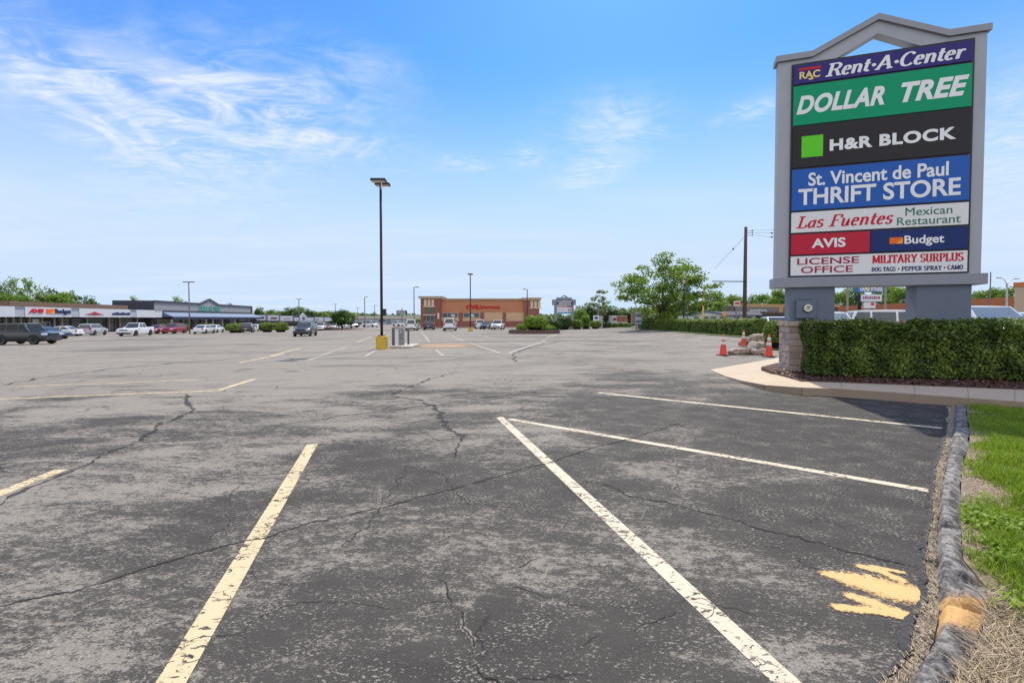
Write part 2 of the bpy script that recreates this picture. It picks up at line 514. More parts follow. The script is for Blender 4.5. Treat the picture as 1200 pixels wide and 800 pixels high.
# score joints of the walk
m_ = MB()
for t in (.12, .34, .5, .64, .78, .9):
    a = zp(940 + (1330 - 940) * t, 454 + (480 - 454) * t, .15); b_ = zp(938 + 392 * t, 445.5 + 14.5 * t, .15)
    d = (b_ - a).normalized(); s_ = Vector((d.y, -d.x, 0)) * .0028; u_ = Vector((0, 0, .0052))
    m_.add([a + s_ + u_, a - s_ + u_, b_ - s_ + u_, b_ + s_ + u_], [(0, 1, 2, 3)])
tag(m_.build('sidewalk_joint', simple('joint_dirt', (.20, .155, .11), .95)), kind='structure')

# mulch bed under hedge and sign
m, T, b = newmat('bark_mulch')
P = T.pos(); f = T.noise(P, 26, 6, .7, .6)
T.put(b, 'Base Color', T.mix(T.ramp(f, .3, .7), (.030, .014, .009), (.16, .075, .045)))
b.inputs['Roughness'].default_value = .95
T.put(b, 'Normal', T.bump(f, 1.0, .03))
bedpoly = [zp(911, 438, .16), zp(938, 446, .16), zp(1050, 450, .16), zp(1200, 456, .16), zp(1330, 460.5, .16)]
bedpoly = [(p.x, p.y) for p in bedpoly] + [(13.5, 13.2), (8.0, 14.4), (6.9, 13.2)]
m_ = MB(); m_.slab(bedpoly, -.05, .165)
tag(m_.build('mulch_bed', MATS['bark_mulch']), kind='structure')
rg = np.random.default_rng(3)
n = 5000
cx_ = rg.uniform(6.2, 11.5, n); cy_ = rg.uniform(8.9, 12.2, n)
def inpoly(x, y, poly):
    r = False; j = len(poly) - 1
    for i in range(len(poly)):
        xi, yi = poly[i]; xj, yj = poly[j]
        if (yi > y) != (yj > y) and x < (xj - xi) * (y - yi) / (yj - yi) + xi: r = not r
        j = i
    return r
keep = np.array([inpoly(a, c, bedpoly) for a, c in zip(cx_, cy_)])
P_ = np.stack([cx_[keep], cy_[keep], rg.uniform(.168, .195, keep.sum())], 1)
CHIPM = foliage('bark_chip', (.02, .010, .007), (.17, .08, .05), 0.0)
tag(cloud_mesh('mulch_chips', leaves(P_, np.tile([0, 0, 1.], (len(P_), 1)), .035, rg, 2.2, .5), rg.uniform(0, 1, len(P_)), CHIPM), kind='stuff')

# ---- right-hand edge of the lot: broken asphalt edge, grit gap, sealed berm kerb, lawn
edge = [(1111, 477), (1109, 507), (1104, 532), (1097, 547), (1094, 575), (1092, 595), (1092, 617), (1089, 625), (1086, 650), (1083, 662),
        (1086, 687), (1090, 703), (1084, 712), (1076, 722), (1070, 742), (1066, 755), (1068, 765), (1052, 785), (1036, 802), (1000, 840), (950, 900)]
berm_l = [(1119, 475), (1117, 502), (1112, 525), (1109, 540), (1102, 570), (1100, 595), (1098, 620), (1097, 645), (1098, 660), (1100, 700), (1097, 725),
          (1091, 750), (1081, 770), (1066, 798), (1040, 835), (1000, 885)]
berm_r = [(1132, 475), (1136, 502), (1136, 520), (1130, 537), (1126, 560), (1125, 590), (1125, 600), (1127, 637), (1128, 654), (1152, 682), (1158, 700),
          (1155, 717), (1150, 740), (1139, 760), (1126, 785), (1115, 810), (1095, 850), (1070, 900)]
def resample(pts, n):
    d = [0]
    for a, b_ in zip(pts, pts[1:]): d.append(d[-1] + (Vector(b_) - Vector(a)).length)
    out = []
    for i in range(n):
        t = d[-1] * i / (n - 1); k = 0
        while k < len(d) - 2 and d[k + 1] < t: k += 1
        f = (t - d[k]) / max(1e-6, d[k + 1] - d[k])
        out.append(Vector(pts[k]).lerp(Vector(pts[k + 1]), f))
    return out
E_w = resample([zp(*p) for p in edge], 160)
L_w = resample([zp(*p, .02) for p in berm_l], 160)
R_w = resample([zp(*p, .05) for p in berm_r], 160)
# asphalt lip + grit in the gap
m, T, b = newmat('gap_grit')
P = T.pos(); f = T.noise(P, 55, 5, .7); f2 = T.noise(P, 7, 4, .6)
c = T.mix(T.ramp(f, .32, .7), (.09, .07, .05), (.46, .37, .26))
c = T.mix(T.math('MULTIPLY', T.ramp(f2, .5, .7), .5), c, (.10, .08, .065))
T.put(b, 'Base Color', c); b.inputs['Roughness'].default_value = .95
T.put(b, 'Normal', T.bump(f, .9, .015))
m_ = MB()
vs, fs = [], []
for i in range(160):
    p, q = E_w[i], L_w[i]
    for k in range(5):
        t = -.04 + 1.12 * k / 4
        r_ = p.lerp(q, t)
        vs.append((r_.x + random.uniform(-.006, .006), r_.y, .006 + .008 * math.sin(math.pi * max(0, min(1, t))) * random.uniform(.2, 1)))
fs = [(i * 5 + k, i * 5 + k + 1, (i + 1) * 5 + k + 1, (i + 1) * 5 + k) for i in range(159) for k in range(4)]
tag(m_.add(vs, fs).build('gap_ground', MATS['gap_grit'], smooth=True), kind='structure')
# thin raised broken rim of the asphalt
m_ = MB()
for i in range(159):
    p, q = E_w[i], E_w[i + 1]
    h = .030 + .02 * mnoise.noise(p * 3); wd = .05 + .03 * mnoise.noise(p * 5)
    jp = lambda s_: mnoise.noise(s_ * 17) * .022
    a, b_ = p + Vector((jp(p), 0, 0)), q + Vector((jp(q), 0, 0))
    m_.add([a + Vector((.012, 0, 0)), b_ + Vector((.012, 0, 0)), b_ + Vector((0, 0, h * .6)), a + Vector((0, 0, h * .6)),
            b_ + Vector((-wd, 0, .006)), a + Vector((-wd, 0, .006))], [(0, 1, 2, 3), (3, 2, 4, 5)])
EDGE = simple('broken_asphalt', (.045, .043, .042), .92, 0, .5, 14, .8, 90)
tag(m_.build('asphalt_rim', EDGE), kind='structure')
# berm
m, T, b = newmat('sealed_berm')
P = T.pos(); f = T.noise(T.mapping(P, (1.1, .9, 1)), 15, 9, .74, .2); f2 = T.noise(P, 60, 4, .65); big = T.noise(P, 1.3, 3)
wr = T.ramp(T.math('ADD', T.math('MULTIPLY', f, .75), T.math('MULTIPLY', big, .25)),  .44, .56)
c = T.mix(T.noise(P, 9, 4), (.038, .035, .032), (.095, .088, .080))
c = T.mix(T.math('MULTIPLY', wr, .85), c, T.mix(f2, (.20, .182, .16), (.42, .385, .34)))
ck = T.node('ShaderNodeTexVoronoi', {'Vector': T.vmath('ADD', P, sc_(T, T.noise(P, 5, 4, .6, out=1), .22)), 'Scale': 2.6}, feature='DISTANCE_TO_EDGE').outputs['Distance']
ckm = T.ramp(ck, .016, .004)
c = T.mix(T.math('MULTIPLY', T.math('MULTIPLY', ckm, T.ramp(big, .45, .6)), .8), c, (.02, .018, .017))
T.put(b, 'Base Color', c); b.inputs['Roughness'].default_value = .7
T.put(b, 'Normal', T.bump(T.math('SUBTRACT', T.math('ADD', f, T.math('MULTIPLY', f2, .35)), T.math('MULTIPLY', ckm, .6)), .8, .02))
m_ = MB(); K = 24; vs = []
NB = 460
L2, R2 = resample([zp(*p, .02) for p in berm_l], NB), resample([zp(*p, .05) for p in berm_r], NB)
for i in range(NB):
    p, q = L2[i], R2[i]
    for k in range(K):
        t = k / (K - 1)
        r_ = p.lerp(q, t); r_.x += (.028 * mnoise.noise(Vector((r_.y * 2.5, t * 2, 1))) + .014 * mnoise.noise(Vector((r_.y * 8, t * 2, 4)))) * (1 if k in (0, K - 1) else .6)
        hh = (.060 * sst(-.02, .24, t) - .030 * sst(.45, 1.05, t)) * (1 + .22 * mnoise.noise(Vector((r_.x, r_.y, 0)) * 1.7))
        hh += (.030 * math.exp(-((r_.y - 2.86) / .15) ** 2) + .015 * math.exp(-((r_.y - 4.9) / .4) ** 2)) * math.sin(math.pi * t)
        wv_ = Vector((r_.x, r_.y, 0)) + Vector((mnoise.noise(Vector((r_.x * 5, r_.y * 5, 2))), mnoise.noise(Vector((r_.x * 5, r_.y * 5, 8))), 0)) * .07
        dd, pp = mnoise.voronoi(Vector((wv_.x * 6.0, wv_.y * 3.6, 0)))      # broken plates, each a little higher or lower
        tilt_ = mnoise.noise(pp[0] * 3.7) * .016
        hh += (tilt_ - .020 * math.exp(-((dd[1] - dd[0]) / .10) ** 2) * sst(-.2, .35, mnoise.noise(Vector((r_.x * 1.5, r_.y * 1.5, 4))))) * math.sin(math.pi * min(1, t + .05))
        hh += .005 * mnoise.noise(Vector((r_.x, r_.y, 6)) * 17) + .006 * mnoise.noise(Vector((r_.x, r_.y, 5)) * 34)
        for cy0, wdt in ((6.45, .02), (4.15, .016), (2.62, .03), (2.37, .022), (3.3, .012)):
            yy = r_.y + .05 * mnoise.noise(Vector((r_.x * 7, cy0, 0)))
            hh -= .045 * math.exp(-((yy - cy0) / wdt) ** 2)
        vs.append((r_.x, r_.y, max(-.01, hh)))
fs = [(i * K + k, i * K + k + 1, (i + 1) * K + k + 1, (i + 1) * K + k) for i in range(NB - 1) for k in range(K - 1)]
BERM = m_.add(vs, fs).build('kerb_berm', MATS['sealed_berm'], smooth=True)
tag(BERM, kind='structure')

# lawn soil
m, T, b = newmat('lawn_soil')
P = T.pos(); f = T.noise(P, 40, 5, .7); g_ = T.noise(P, 3.0, 4, .6)
c = T.mix(T.ramp(f, .3, .7), (.10, .07, .045), (.42, .32, .22))
c = T.mix(T.ramp(g_, .45, .6), c, T.mix(f, (.12, .10, .045), (.22, .19, .09)))
T.put(b, 'Base Color', c); b.inputs['Roughness'].default_value = .95
T.put(b, 'Normal', T.bump(f, .8, .02))
lawn = [(p.x + .005, p.y) for p in R_w][::-1]
top_edge = [zp(x, y, 0) for x, y in ((1132, 474), (1200, 479), (1330, 489))]
lawn += [(p.x, p.y + .02) for p in top_edge] + [(12.0, 7.0), (12.0, -1.0), (2.2, -1.0)]
m_ = MB(); m_.slab(lawn, -.03, .045)
tag(m_.build('lawn_ground', MATS['lawn_soil']), kind='structure')
lawn_np = lawn

GRASS = foliage('grass_blades', (.12, .20, .014), (.37, .52, .04), .5, (.46, .44, .12))
STRAW = foliage('straw_blades', (.13, .085, .045), (.58, .45, .27), .15)
rg = np.random.default_rng(11)
def lawn_density(x, y):
    d = min((Vector((x, y, 0)) - Vector((p.x, p.y, 0))).length for p in R_w[::4])
    nz = mnoise.noise(Vector((x * 1.4, y * 1.1, 1.0))) + .5 * mnoise.noise(Vector((x * 4, y * 4, 2.0)))
    a = sst(.0, .32, d + .26 * nz)
    if y < 3.4:                                     # straw area at the front
        a *= sst(2.0, 2.45, y + .45 * nz + .3 * (x - 2.4))
        if y < 2.3: a = max(a, .25 * sst(.5, .8, nz + .4))
    if y > 6.3: a *= sst(.1, .9, (top_edge[0].y + (x - top_edge[0].x) * -.63) - y + .25 * nz)
    return a
pts, tn = [], []
tries = 0
while len(pts) < 46000 and tries < 300000:
    tries += 1
    y = 1.3 + 6.6 * rg.random() ** 1.35
    x = rg.uniform(1.6, 2.2 + .62 * y + 2.0)
    if x > y * 1.12 + .25 or not inpoly(x, y, lawn_np): continue
    if rg.random() < lawn_density(x, y): pts.append((x, y, .045))
P_ = np.array(pts); n = len(P_)
tall = np.array([.5 + .8 * (mnoise.noise(Vector((x * 2.2, y * 2.2, 5.))) + .45) for x, y, z in pts]).clip(.35, 1.4)
def blades(P, h, w, lean, rg):
    n = len(P); a = rg.uniform(0, 2 * math.pi, n); d = np.stack([np.cos(a), np.sin(a), 0 * a], 1)
    b_ = rg.uniform(0, 2 * math.pi, n); l = np.stack([np.cos(b_), np.sin(b_), 0 * b_], 1) * (lean * rg.uniform(.2, 1.2, n) * h)[:, None]
    up = np.stack([0 * a, 0 * a, h], 1)
    q1 = np.stack([P - d * w[:, None], P + d * w[:, None], P + l * .35 + up * .6 + d * w[:, None] * .8, P + l * .35 + up * .6 - d * w[:, None] * .8], 1)
    q2 = np.stack([P + l * .35 + up * .6 - d * w[:, None] * .8, P + l * .35 + up * .6 + d * w[:, None] * .8, P + l + up + d * w[:, None] * .1, P + l + up - d * w[:, None] * .1], 1)
    return np.concatenate([q1, q2])
h = rg.uniform(.03, .085, n) * tall; wd = rg.uniform(.0022, .0045, n)
t_ = np.clip(.35 + .35 * np.array([mnoise.noise(Vector((x * 1.1, y * 1.1, 9.))) for x, y, z in pts]) + rg.normal(0, .2, n), 0, .98)
t_[rg.random(n) < .05] = 1.0
tag(cloud_mesh('lawn_grass', blades(P_, h, wd, .8, rg), np.concatenate([t_, t_]), GRASS), kind='stuff')
# broad-leaf weeds near the berm
pts = []
while len(pts) < 2600:
    y = rg.uniform(1.9, 3.9); x = rg.uniform(1.9, 4.5)
    if not inpoly(x, y, lawn_np) or x > y * 1.12 + .2: continue
    if mnoise.noise(Vector((x * 2.5, y * 2.5, 21.))) > .08 and rg.random() < lawn_density(x, y): pts.append((x, y, rg.uniform(.055, .11)))
P_ = np.array(pts)
tag(cloud_mesh('clover_weeds', leaves(P_, np.tile([0, -.2, 1.], (len(P_), 1)), .026, rg, 1.2, .45), rg.uniform(.25, .95, len(P_)), GRASS), kind='stuff')
# dry straw
pts = []
tr_ = 0
while len(pts) < 6500 and tr_ < 90000:
    tr_ += 1
    y = 1.4 + 4.6 * rg.random() ** 1.6; x = rg.uniform(1.5, 4.4)
    if not inpoly(x, y, lawn_np) or x > y * 1.12 + .2: continue
    if rg.random() < (1 - lawn_density(x, y)) * (1.0 if y < 2.45 else .16): pts.append((x, y, .047 + .03 * rg.random() ** 2))
for i in range(900):
    k = rg.integers(60, 159); t = rg.random(); p = E_w[k].lerp(L_w[k], t); pts.append((p.x, p.y, .018 + .012 * rg.random()))
P_ = np.array(pts); n = len(P_)
a = rg.normal(.7, .9, n); L_ = rg.uniform(.03, .13, n); zz = rg.normal(0, .14, n)
a[-900:] = rg.normal(1.25, .35, 900); L_[-900:] = rg.uniform(.015, .05, 900); zz[-900:] = rg.uniform(0, .06, 900)
d = np.stack([np.cos(a), np.sin(a), zz], 1)
s_ = np.stack([-np.sin(a), np.cos(a), 0 * a], 1) * .0016
q = np.stack([P_ - s_, P_ + s_, P_ + d * L_[:, None] + s_ * .6, P_ + d * L_[:, None] - s_ * .6], 1)
tag(cloud_mesh('dry_straw', q, rg.uniform(0, 1, n), STRAW), kind='stuff')
# small stones in the gap
m_ = MB()
for i in range(230):
    k = random.randint(0, 158); p = E_w[k].lerp(L_w[k], random.uniform(-.1, 1.0)); r_ = .004 + .014 * random.random() ** 2.2
    ang = random.uniform(0, 6)
    M = Matrix.Rotation(ang, 3, 'Z') @ Matrix.Rotation(random.uniform(-.5, .5), 3, 'X')
    pr = [M @ Vector((math.cos(t) * r_, math.sin(t) * r_ * .8, 0)) for t in (0, 1.3, 2.5, 3.8, 5.1)]
    c0 = Vector((p.x, p.y, .012))
    m_.add([c0 + v for v in pr] + [c0 + v * .6 + Vector((0, 0, r_ * 1.1)) for v in pr],
           [(i_, (i_ + 1) % 5, (i_ + 1) % 5 + 5, i_ + 5) for i_ in range(5)] + [(5, 6, 7, 8, 9)])
tag(m_.build('gravel', simple('gravel_stone', (.36, .29, .21), .9, 0, .5, 30)), kind='stuff')

# ---- painted lines
def line(p0, p1, width, mat, wp=True, lift=.0022):
    a = gp(*p0) if wp else Vector(p0); b_ = gp(*p1) if wp else Vector(p1)
    n = max(1, int((b_ - a).length / 1.5))
    d = (b_ - a); d.z = 0; d.normalize(); s_ = Vector((d.y, -d.x, 0)) * width / 2
    m_ = MB(); vs = []
    for i in range(n + 1):
        p = a.lerp(b_, i / n)
        for k in (-1, 1):
            q = p + s_ * k; vs.append((q.x, q.y, G(q.x, q.y) + lift))
    m_.add(vs, [(2 * i, 2 * i + 1, 2 * i + 3, 2 * i + 2) for i in range(n)])
    return tag(m_.build('painted_line', mat, fix=False), kind='structure')
line((366, 520.5), (120, 935), .122, PAINT_YELLOW)
line((585, 488.5), (1015, 885), .115, PAINT_CREAM)
line((597, 491), (1096, 576), .11, PAINT_CREAM, lift=.0026)
line((700, 460), (1108, 502), .115, PAINT_CREAM)
line((72, 550), (-60, 601), .13, PAINT_YELLOW)
line((-40, 469), (255, 457.5), .11, PAINT_FADED)
line((255, 457.5), (298, 444), .13, PAINT_YELLOW)
line((20, 453), (233, 445), .10, PAINT_FADED)
for a_, b_, w_, m_t in (((280, 425), (333, 414.5), .12, PAINT_FADED), ((318, 417), (353, 408), .14, PAINT_YELLOW), ((362, 422), (406, 406.5), .14, PAINT_WHITE),
                  ((428, 417.5), (442, 409.5), .13, PAINT_WHITE), ((511, 410), (519, 416.5), .14, PAINT_WHITE), ((494, 388.5), (503, 400.5), .14, PAINT_WHITE),
                  ((529, 394), (543, 399), .14, PAINT_WHITE), ((552, 402), (585, 413.5), .15, PAINT_WHITE), ((597, 413.5), (640, 398.5), .15, PAINT_WHITE),
                  ((565, 394), (581, 397), .13, PAINT_FADED), ((596, 400), (617, 404), .13, PAINT_WHITE), ((418, 401), (436, 394), .12, PAINT_FADED),
                  ((233, 410), (330, 402), .10, PAINT_FADED), ((640, 396), (655, 391), .12, PAINT_FADED)):
    line(a_, b_, w_, m_t)
# ochre stain of washed-out soil beside the pad
m, T, b = newmat('ochre_stain')
P = T.pos(); c0 = gp(520, 405)
dxy = T.vmath('DIVIDE', T.vmath('SUBTRACT', P, tuple(c0)), (2.4, 3.4, 10))
rr = T.vmath('LENGTH', dxy, out=1)
a = T.math('MULTIPLY', T.ramp(T.math('ADD', rr, T.math('MULTIPLY', T.noise(P, 1.1, 5, .6), .9)), 1.5, .75), .75)
T.put(b, 'Alpha', a); T.put(b, 'Base Color', T.mix(T.noise(P, 4, 4), (.42, .24, .11), (.50, .34, .2))); b.inputs['Roughness'].default_value = .9
m_ = MB(); vs = []
for j in range(9):
    for i in range(9):
        x, y = c0.x - 4 + i, c0.y - 5 + j * 1.25; vs.append((x, y, G(x, y) + .0025))
m_.add(vs, [(j * 9 + i, j * 9 + i + 1, j * 9 + i + 10, j * 9 + i + 9) for j in range(8) for i in range(8)])
tag(m_.build('soil_stain', m, fix=False), kind='structure')

# ---- cracks: jagged dark strips following the traced runs
def crack(pts, w0, w1=None, mat=CRACK, jag=.03, lift=.0032, step=.022, rag=1.0):
    w1 = w0 if w1 is None else w1
    P = [gp(*p) for p in pts]
    L = sum((b_ - a).length for a, b_ in zip(P, P[1:]))
    n = max(8, int(L / step)); n = min(n, 700)
    Q = resample(P, n); m_ = MB(); vs = []
    for i, p in enumerate(Q):
        d = (Q[min(i + 1, n - 1)] - Q[max(i - 1, 0)]); d.z = 0; d.normalize(); s_ = Vector((d.y, -d.x, 0))
        o = jag * (mnoise.noise(p * 2.3) * 1.6 + mnoise.noise(p * 9) * .9 + mnoise.noise(p * 27) * .5 + mnoise.noise(p * 70) * .3)
        wd = (w0 + (w1 - w0) * i / n) * max(.08, (1 + rag * 1.5 * mnoise.noise(p * 6 + Vector((0, 0, 7)))) + rag * .5 * mnoise.noise(p * 40))
        if i in (0, n - 1): wd *= .1
        c_ = p + s_ * o
        for k in (-.5, .5):
            q = c_ + s_ * wd * k; vs.append((q.x, q.y, G(q.x, q.y) + lift))
    m_.add(vs, [(2 * i, 2 * i + 1, 2 * i + 3, 2 * i + 2) for i in range(n - 1)])
    return tag(m_.build('asphalt_crack', mat, fix=False), kind='structure')
crack([(-30, 612), (0, 595), (33, 573), (73, 557), (113, 540), (127, 530), (160, 517), (183, 502), (190, 495), (213, 488), (227, 480), (220, 472), (218, 462)], .034, .085, TAR, .05, .0030, .06)
C2 = [(-40, 722), (0, 711), (83, 693), (143, 675), (213, 656), (283, 636), (320, 629), (360, 615), (400, 605), (467, 590), (533, 572), (600, 553), (637, 543), (687, 528), (733, 515), (797, 496)]
crack(C2, .012, .030, CRACK, .035)
crack([(457, 463), (493, 448), (510, 442), (535, 436)], .055, .08, TAR, .06, .0030, .08)
crack([(455, 464), (490, 468), (510, 477), (517, 488), (523, 500), (542, 513)], .05, .085, TAR, .05, .0030, .06)
crack([(540, 512), (537, 520), (535, 537)], .03, .012)
crack([(0, 518), (100, 510), (173, 512), (240, 507), (293, 502), (350, 495), (400, 487), (450, 481), (500, 476), (550, 468), (600, 463), (650, 455)], .022, .05, TAR, .05, .0030, .06)
crack([(683, 565), (713, 568), (740, 581), (783, 588), (813, 598), (847, 608), (877, 615), (900, 620), (930, 626), (963, 636), (1000, 647), (1037, 657), (1086, 666)], .013, .020, CRACK, .035)
crack([(1085, 655), (1094, 664), (1105, 652), (1125, 650)], .03, .02, CRACK, .02, .016)
C7 = [(500, 676), (522, 680), (525, 700), (540, 720), (547, 740), (552, 760), (547, 776), (557, 790), (580, 800), (600, 830)]
crack(C7, .030, .034, CRACKFILL, .03, .0028); crack(C7, .006, .008, CRACK, .03, .0042)
crack([(527, 678), (580, 676), (610, 665), (643, 651), (727, 645), (780, 635), (833, 613)], .010, .010, CRACKFILL, .03)
crack([(585, 676), (612, 664), (645, 651)], .006, .005, CRACK, .03, .0042)
crack([(667, 757), (703, 743)],  .0035, .003, CRACK, .03); crack([(738, 741), (773, 723), (790, 715)], .0035, .003, CRACK, .03)
crack([(200, 756), (233, 751), (287, 743), (300, 730), (333, 716), (400, 705), (460, 712), (522, 708)], .0032, .003, CRACK, .04)
crack([(373, 560), (372, 587), (362, 603), (358, 613)], .035, .02, CRACKFILL, .04)
crack([(605, 424), (602, 414), (625, 406), (655, 400)], .07, .13, TAR, .12, .0035, .2)
crack([(0, 452), (60, 441), (130, 432), (210, 425), (300, 418)], .08, .12, TAR, .12, .0035, .2)
crack([(480, 545), (520, 560), (545, 590), (600, 596)], .007, .005, CRACK, .05)
crack([(400, 640), (430, 620), (445, 590), (470, 560), (478, 530)], .008, .005, CRACK, .05)
crack([(780, 535), (800, 550), (790, 575)], .008, .005, CRACK, .05)
crack([(640, 545), (690, 527), (712, 520)], .06, .02, CRACKFILL, .06, .0028)
for i in range(2):                                   # short stray hairlines
    x, y = random.uniform(60, 1000), random.uniform(590, 770)
    q = [(x, y)]
    for k in range(3): q.append((q[-1][0] + random.uniform(15, 45), q[-1][1] + random.uniform(-16, 14)))
    crack(q, .004, .003, CRACK, .03)

# ---- orange survey paint: strokes sprayed over the lot, the gap and the berm
def stroke_cov(x, y, strokes):
    best = -1.0
    for pts, w_ in strokes:
        for a, b_ in zip(pts, pts[1:]):
            ab = (b_[0] - a[0], b_[1] - a[1]); L2_ = ab[0] ** 2 + ab[1] ** 2
            t = max(0, min(1, ((x - a[0]) * ab[0] + (y - a[1]) * ab[1]) / L2_))
            wl = w_[0] + (w_[1] - w_[0]) * t
            d = math.hypot(x - a[0] - ab[0] * t, y - a[1] - ab[1] * t)
            best = max(best, 1 - d / wl)
    return best
S_ = []
for pts, w_ in (([(970, 673), (1005, 680)], (.05, .10)), ([(1005, 681), (1040, 690), (1098, 703)], (.12, .15)),
                ([(1010, 664), (1030, 669), (1056, 680)], (.040, .040)), ([(1022, 664), (1058, 671)], (.028, .022)),
                ([(982, 712), (1020, 715), (1060, 723)], (.042, .040)), ([(998, 699), (1026, 708), (1062, 722)], (.045, .062)),
                ([(1018, 676), (1022, 684)], (.03, .03))):
    S_.append(([(gp(*p).x, gp(*p).y) for p in pts], w_))
m, T, b = newmat('survey_paint')
cv = T.node('ShaderNodeAttribute', attribute_name='cov').outputs['Fac']
P = T.pos(); nz = T.noise(P, 34, 6, .7)
T.put(b, 'Alpha', T.math('MULTIPLY', T.ramp(T.math('ADD', cv, T.math('MULTIPLY', T.math('SUBTRACT', T.math('ADD', T.math('MULTIPLY', nz, .6), T.math('MULTIPLY', T.noise(P, 90, 3, .6), .4)), .5), 2.6)), -.05, .50), T.math('MULTIPLY', T.ramp(cv, -.2, .1), .93)))
T.put(b, 'Base Color', T.mix(nz, (.62, .38, .125), (.70, .46, .19))); b.inputs['Roughness'].default_value = .75
def cov_sheet(name, x0, x1, y0, y1, st, zf, strokes, inside=None):
    nx_, ny_ = int((x1 - x0) / st) + 1, int((y1 - y0) / st) + 1
    me = bpy.data.meshes.new(name); vs, cov = [], []
    for j in range(ny_):
        for i in range(nx_):
            x, y = x0 + i * st, y0 + j * st
            vs.append((x, y, zf(x, y))); cov.append(stroke_cov(x, y, strokes) if inside is None or inside(x, y) else -1.0)
    fs = []
    for j in range(ny_ - 1):
        for i in range(nx_ - 1):
            q = (j * nx_ + i, j * nx_ + i + 1, (j + 1) * nx_ + i + 1, (j + 1) * nx_ + i)
            if max(cov[k] for k in q) > -.38: fs.append(q)
    me.from_pydata(vs, [], fs)
    me.attributes.new('cov', 'FLOAT', 'POINT').data.foreach_set('value', cov)
    me.materials.append(m)
    return tag(link(bpy.data.objects.new(name, me)), kind='structure')
pa, pb = gp(960, 664), gp(1100, 664)
cov_sheet('survey_paint_mark', 1.5, 2.5, 2.2, 3.05, .015, lambda x, y: .0040, S_, lambda x, y: x < min((abs(p.y - y), p.x) for p in E_w)[1] - .015)
# the part on the berm is painted into the berm's own surface
c0, c1 = zp(1098, 702, .1), zp(1146, 709, .1)
bn = MATS['sealed_berm']; T = NT(bn.node_tree)
bs = [n_ for n_ in bn.node_tree.nodes if n_.type == 'BSDF_PRINCIPLED'][0]
old = bs.inputs['Base Color'].links[0].from_socket
P = T.pos(); x, y, z = T.sep(P)
mask = T.ramp(T.math('ADD', T.math('ABSOLUTE', T.math('SUBTRACT', y, (c0.y + c1.y) / 2)), T.math('MULTIPLY', T.noise(P, 22, 6, .7), .14)), .24, .15)
T.put(bs, 'Base Color', T.mix(T.math('MULTIPLY', mask, .95), old, T.mix(T.noise(P, 34, 5, .7), (.60, .31, .08), (.68, .42, .15))))

# ================================================================== BIG PYLON SIGN
# local frame: x along the face to the right, y away from the viewer, z up; origin under the left edge of the black panel frame
SX, SY, SYAW, SW = 7.164 + .057, 12.403 + .171, -.324, 3.73
SGN = thing('pylon_sign', 'tall grey pylon sign with gabled top and stacked store name panels on a stone base', 'sign', (SX, SY, 0), SYAW)
_c, _s = math.cos(SYAW), math.sin(SYAW)
def s_inv(px, py, v=0.0):
    """picture point -> (u,z) on the sign's plane at depth v"""
    d = ray(px, py); o = Vector((0, 0, H_EYE))
    n_ = Vector((-_s, _c, 0)); p0 = Vector((SX, SY, 0)) + n_ * v
    t = (p0 - o).dot(n_) / d.dot(n_); p = o + d * t - Vector((SX, SY, 0))
    return (p.x * _c + p.y * _s, p.z)
SIGN_GREY = simple('sign_grey_metal', (.245, .26, .29), .5, .0, .06, 1.5, .12, 140, dirt=.22)
SIGN_TOP = simple('sign_pale_metal', (.36, .372, .395), .5, .0, .06, 1.5, .12, 140, dirt=.18)
SIGN_CAP = simple('sign_cap_metal', (.27, .275, .29), .45, .1, .08, 2)
SIGN_BLUE = simple('sign_slate_paint', (.125, .150, .20), .6, .0, .06, 1.2, .25, 160, dirt=.16)
SIGN_BLACK = simple('sign_black_frame', (.012, .012, .016), .5, 0, .2)
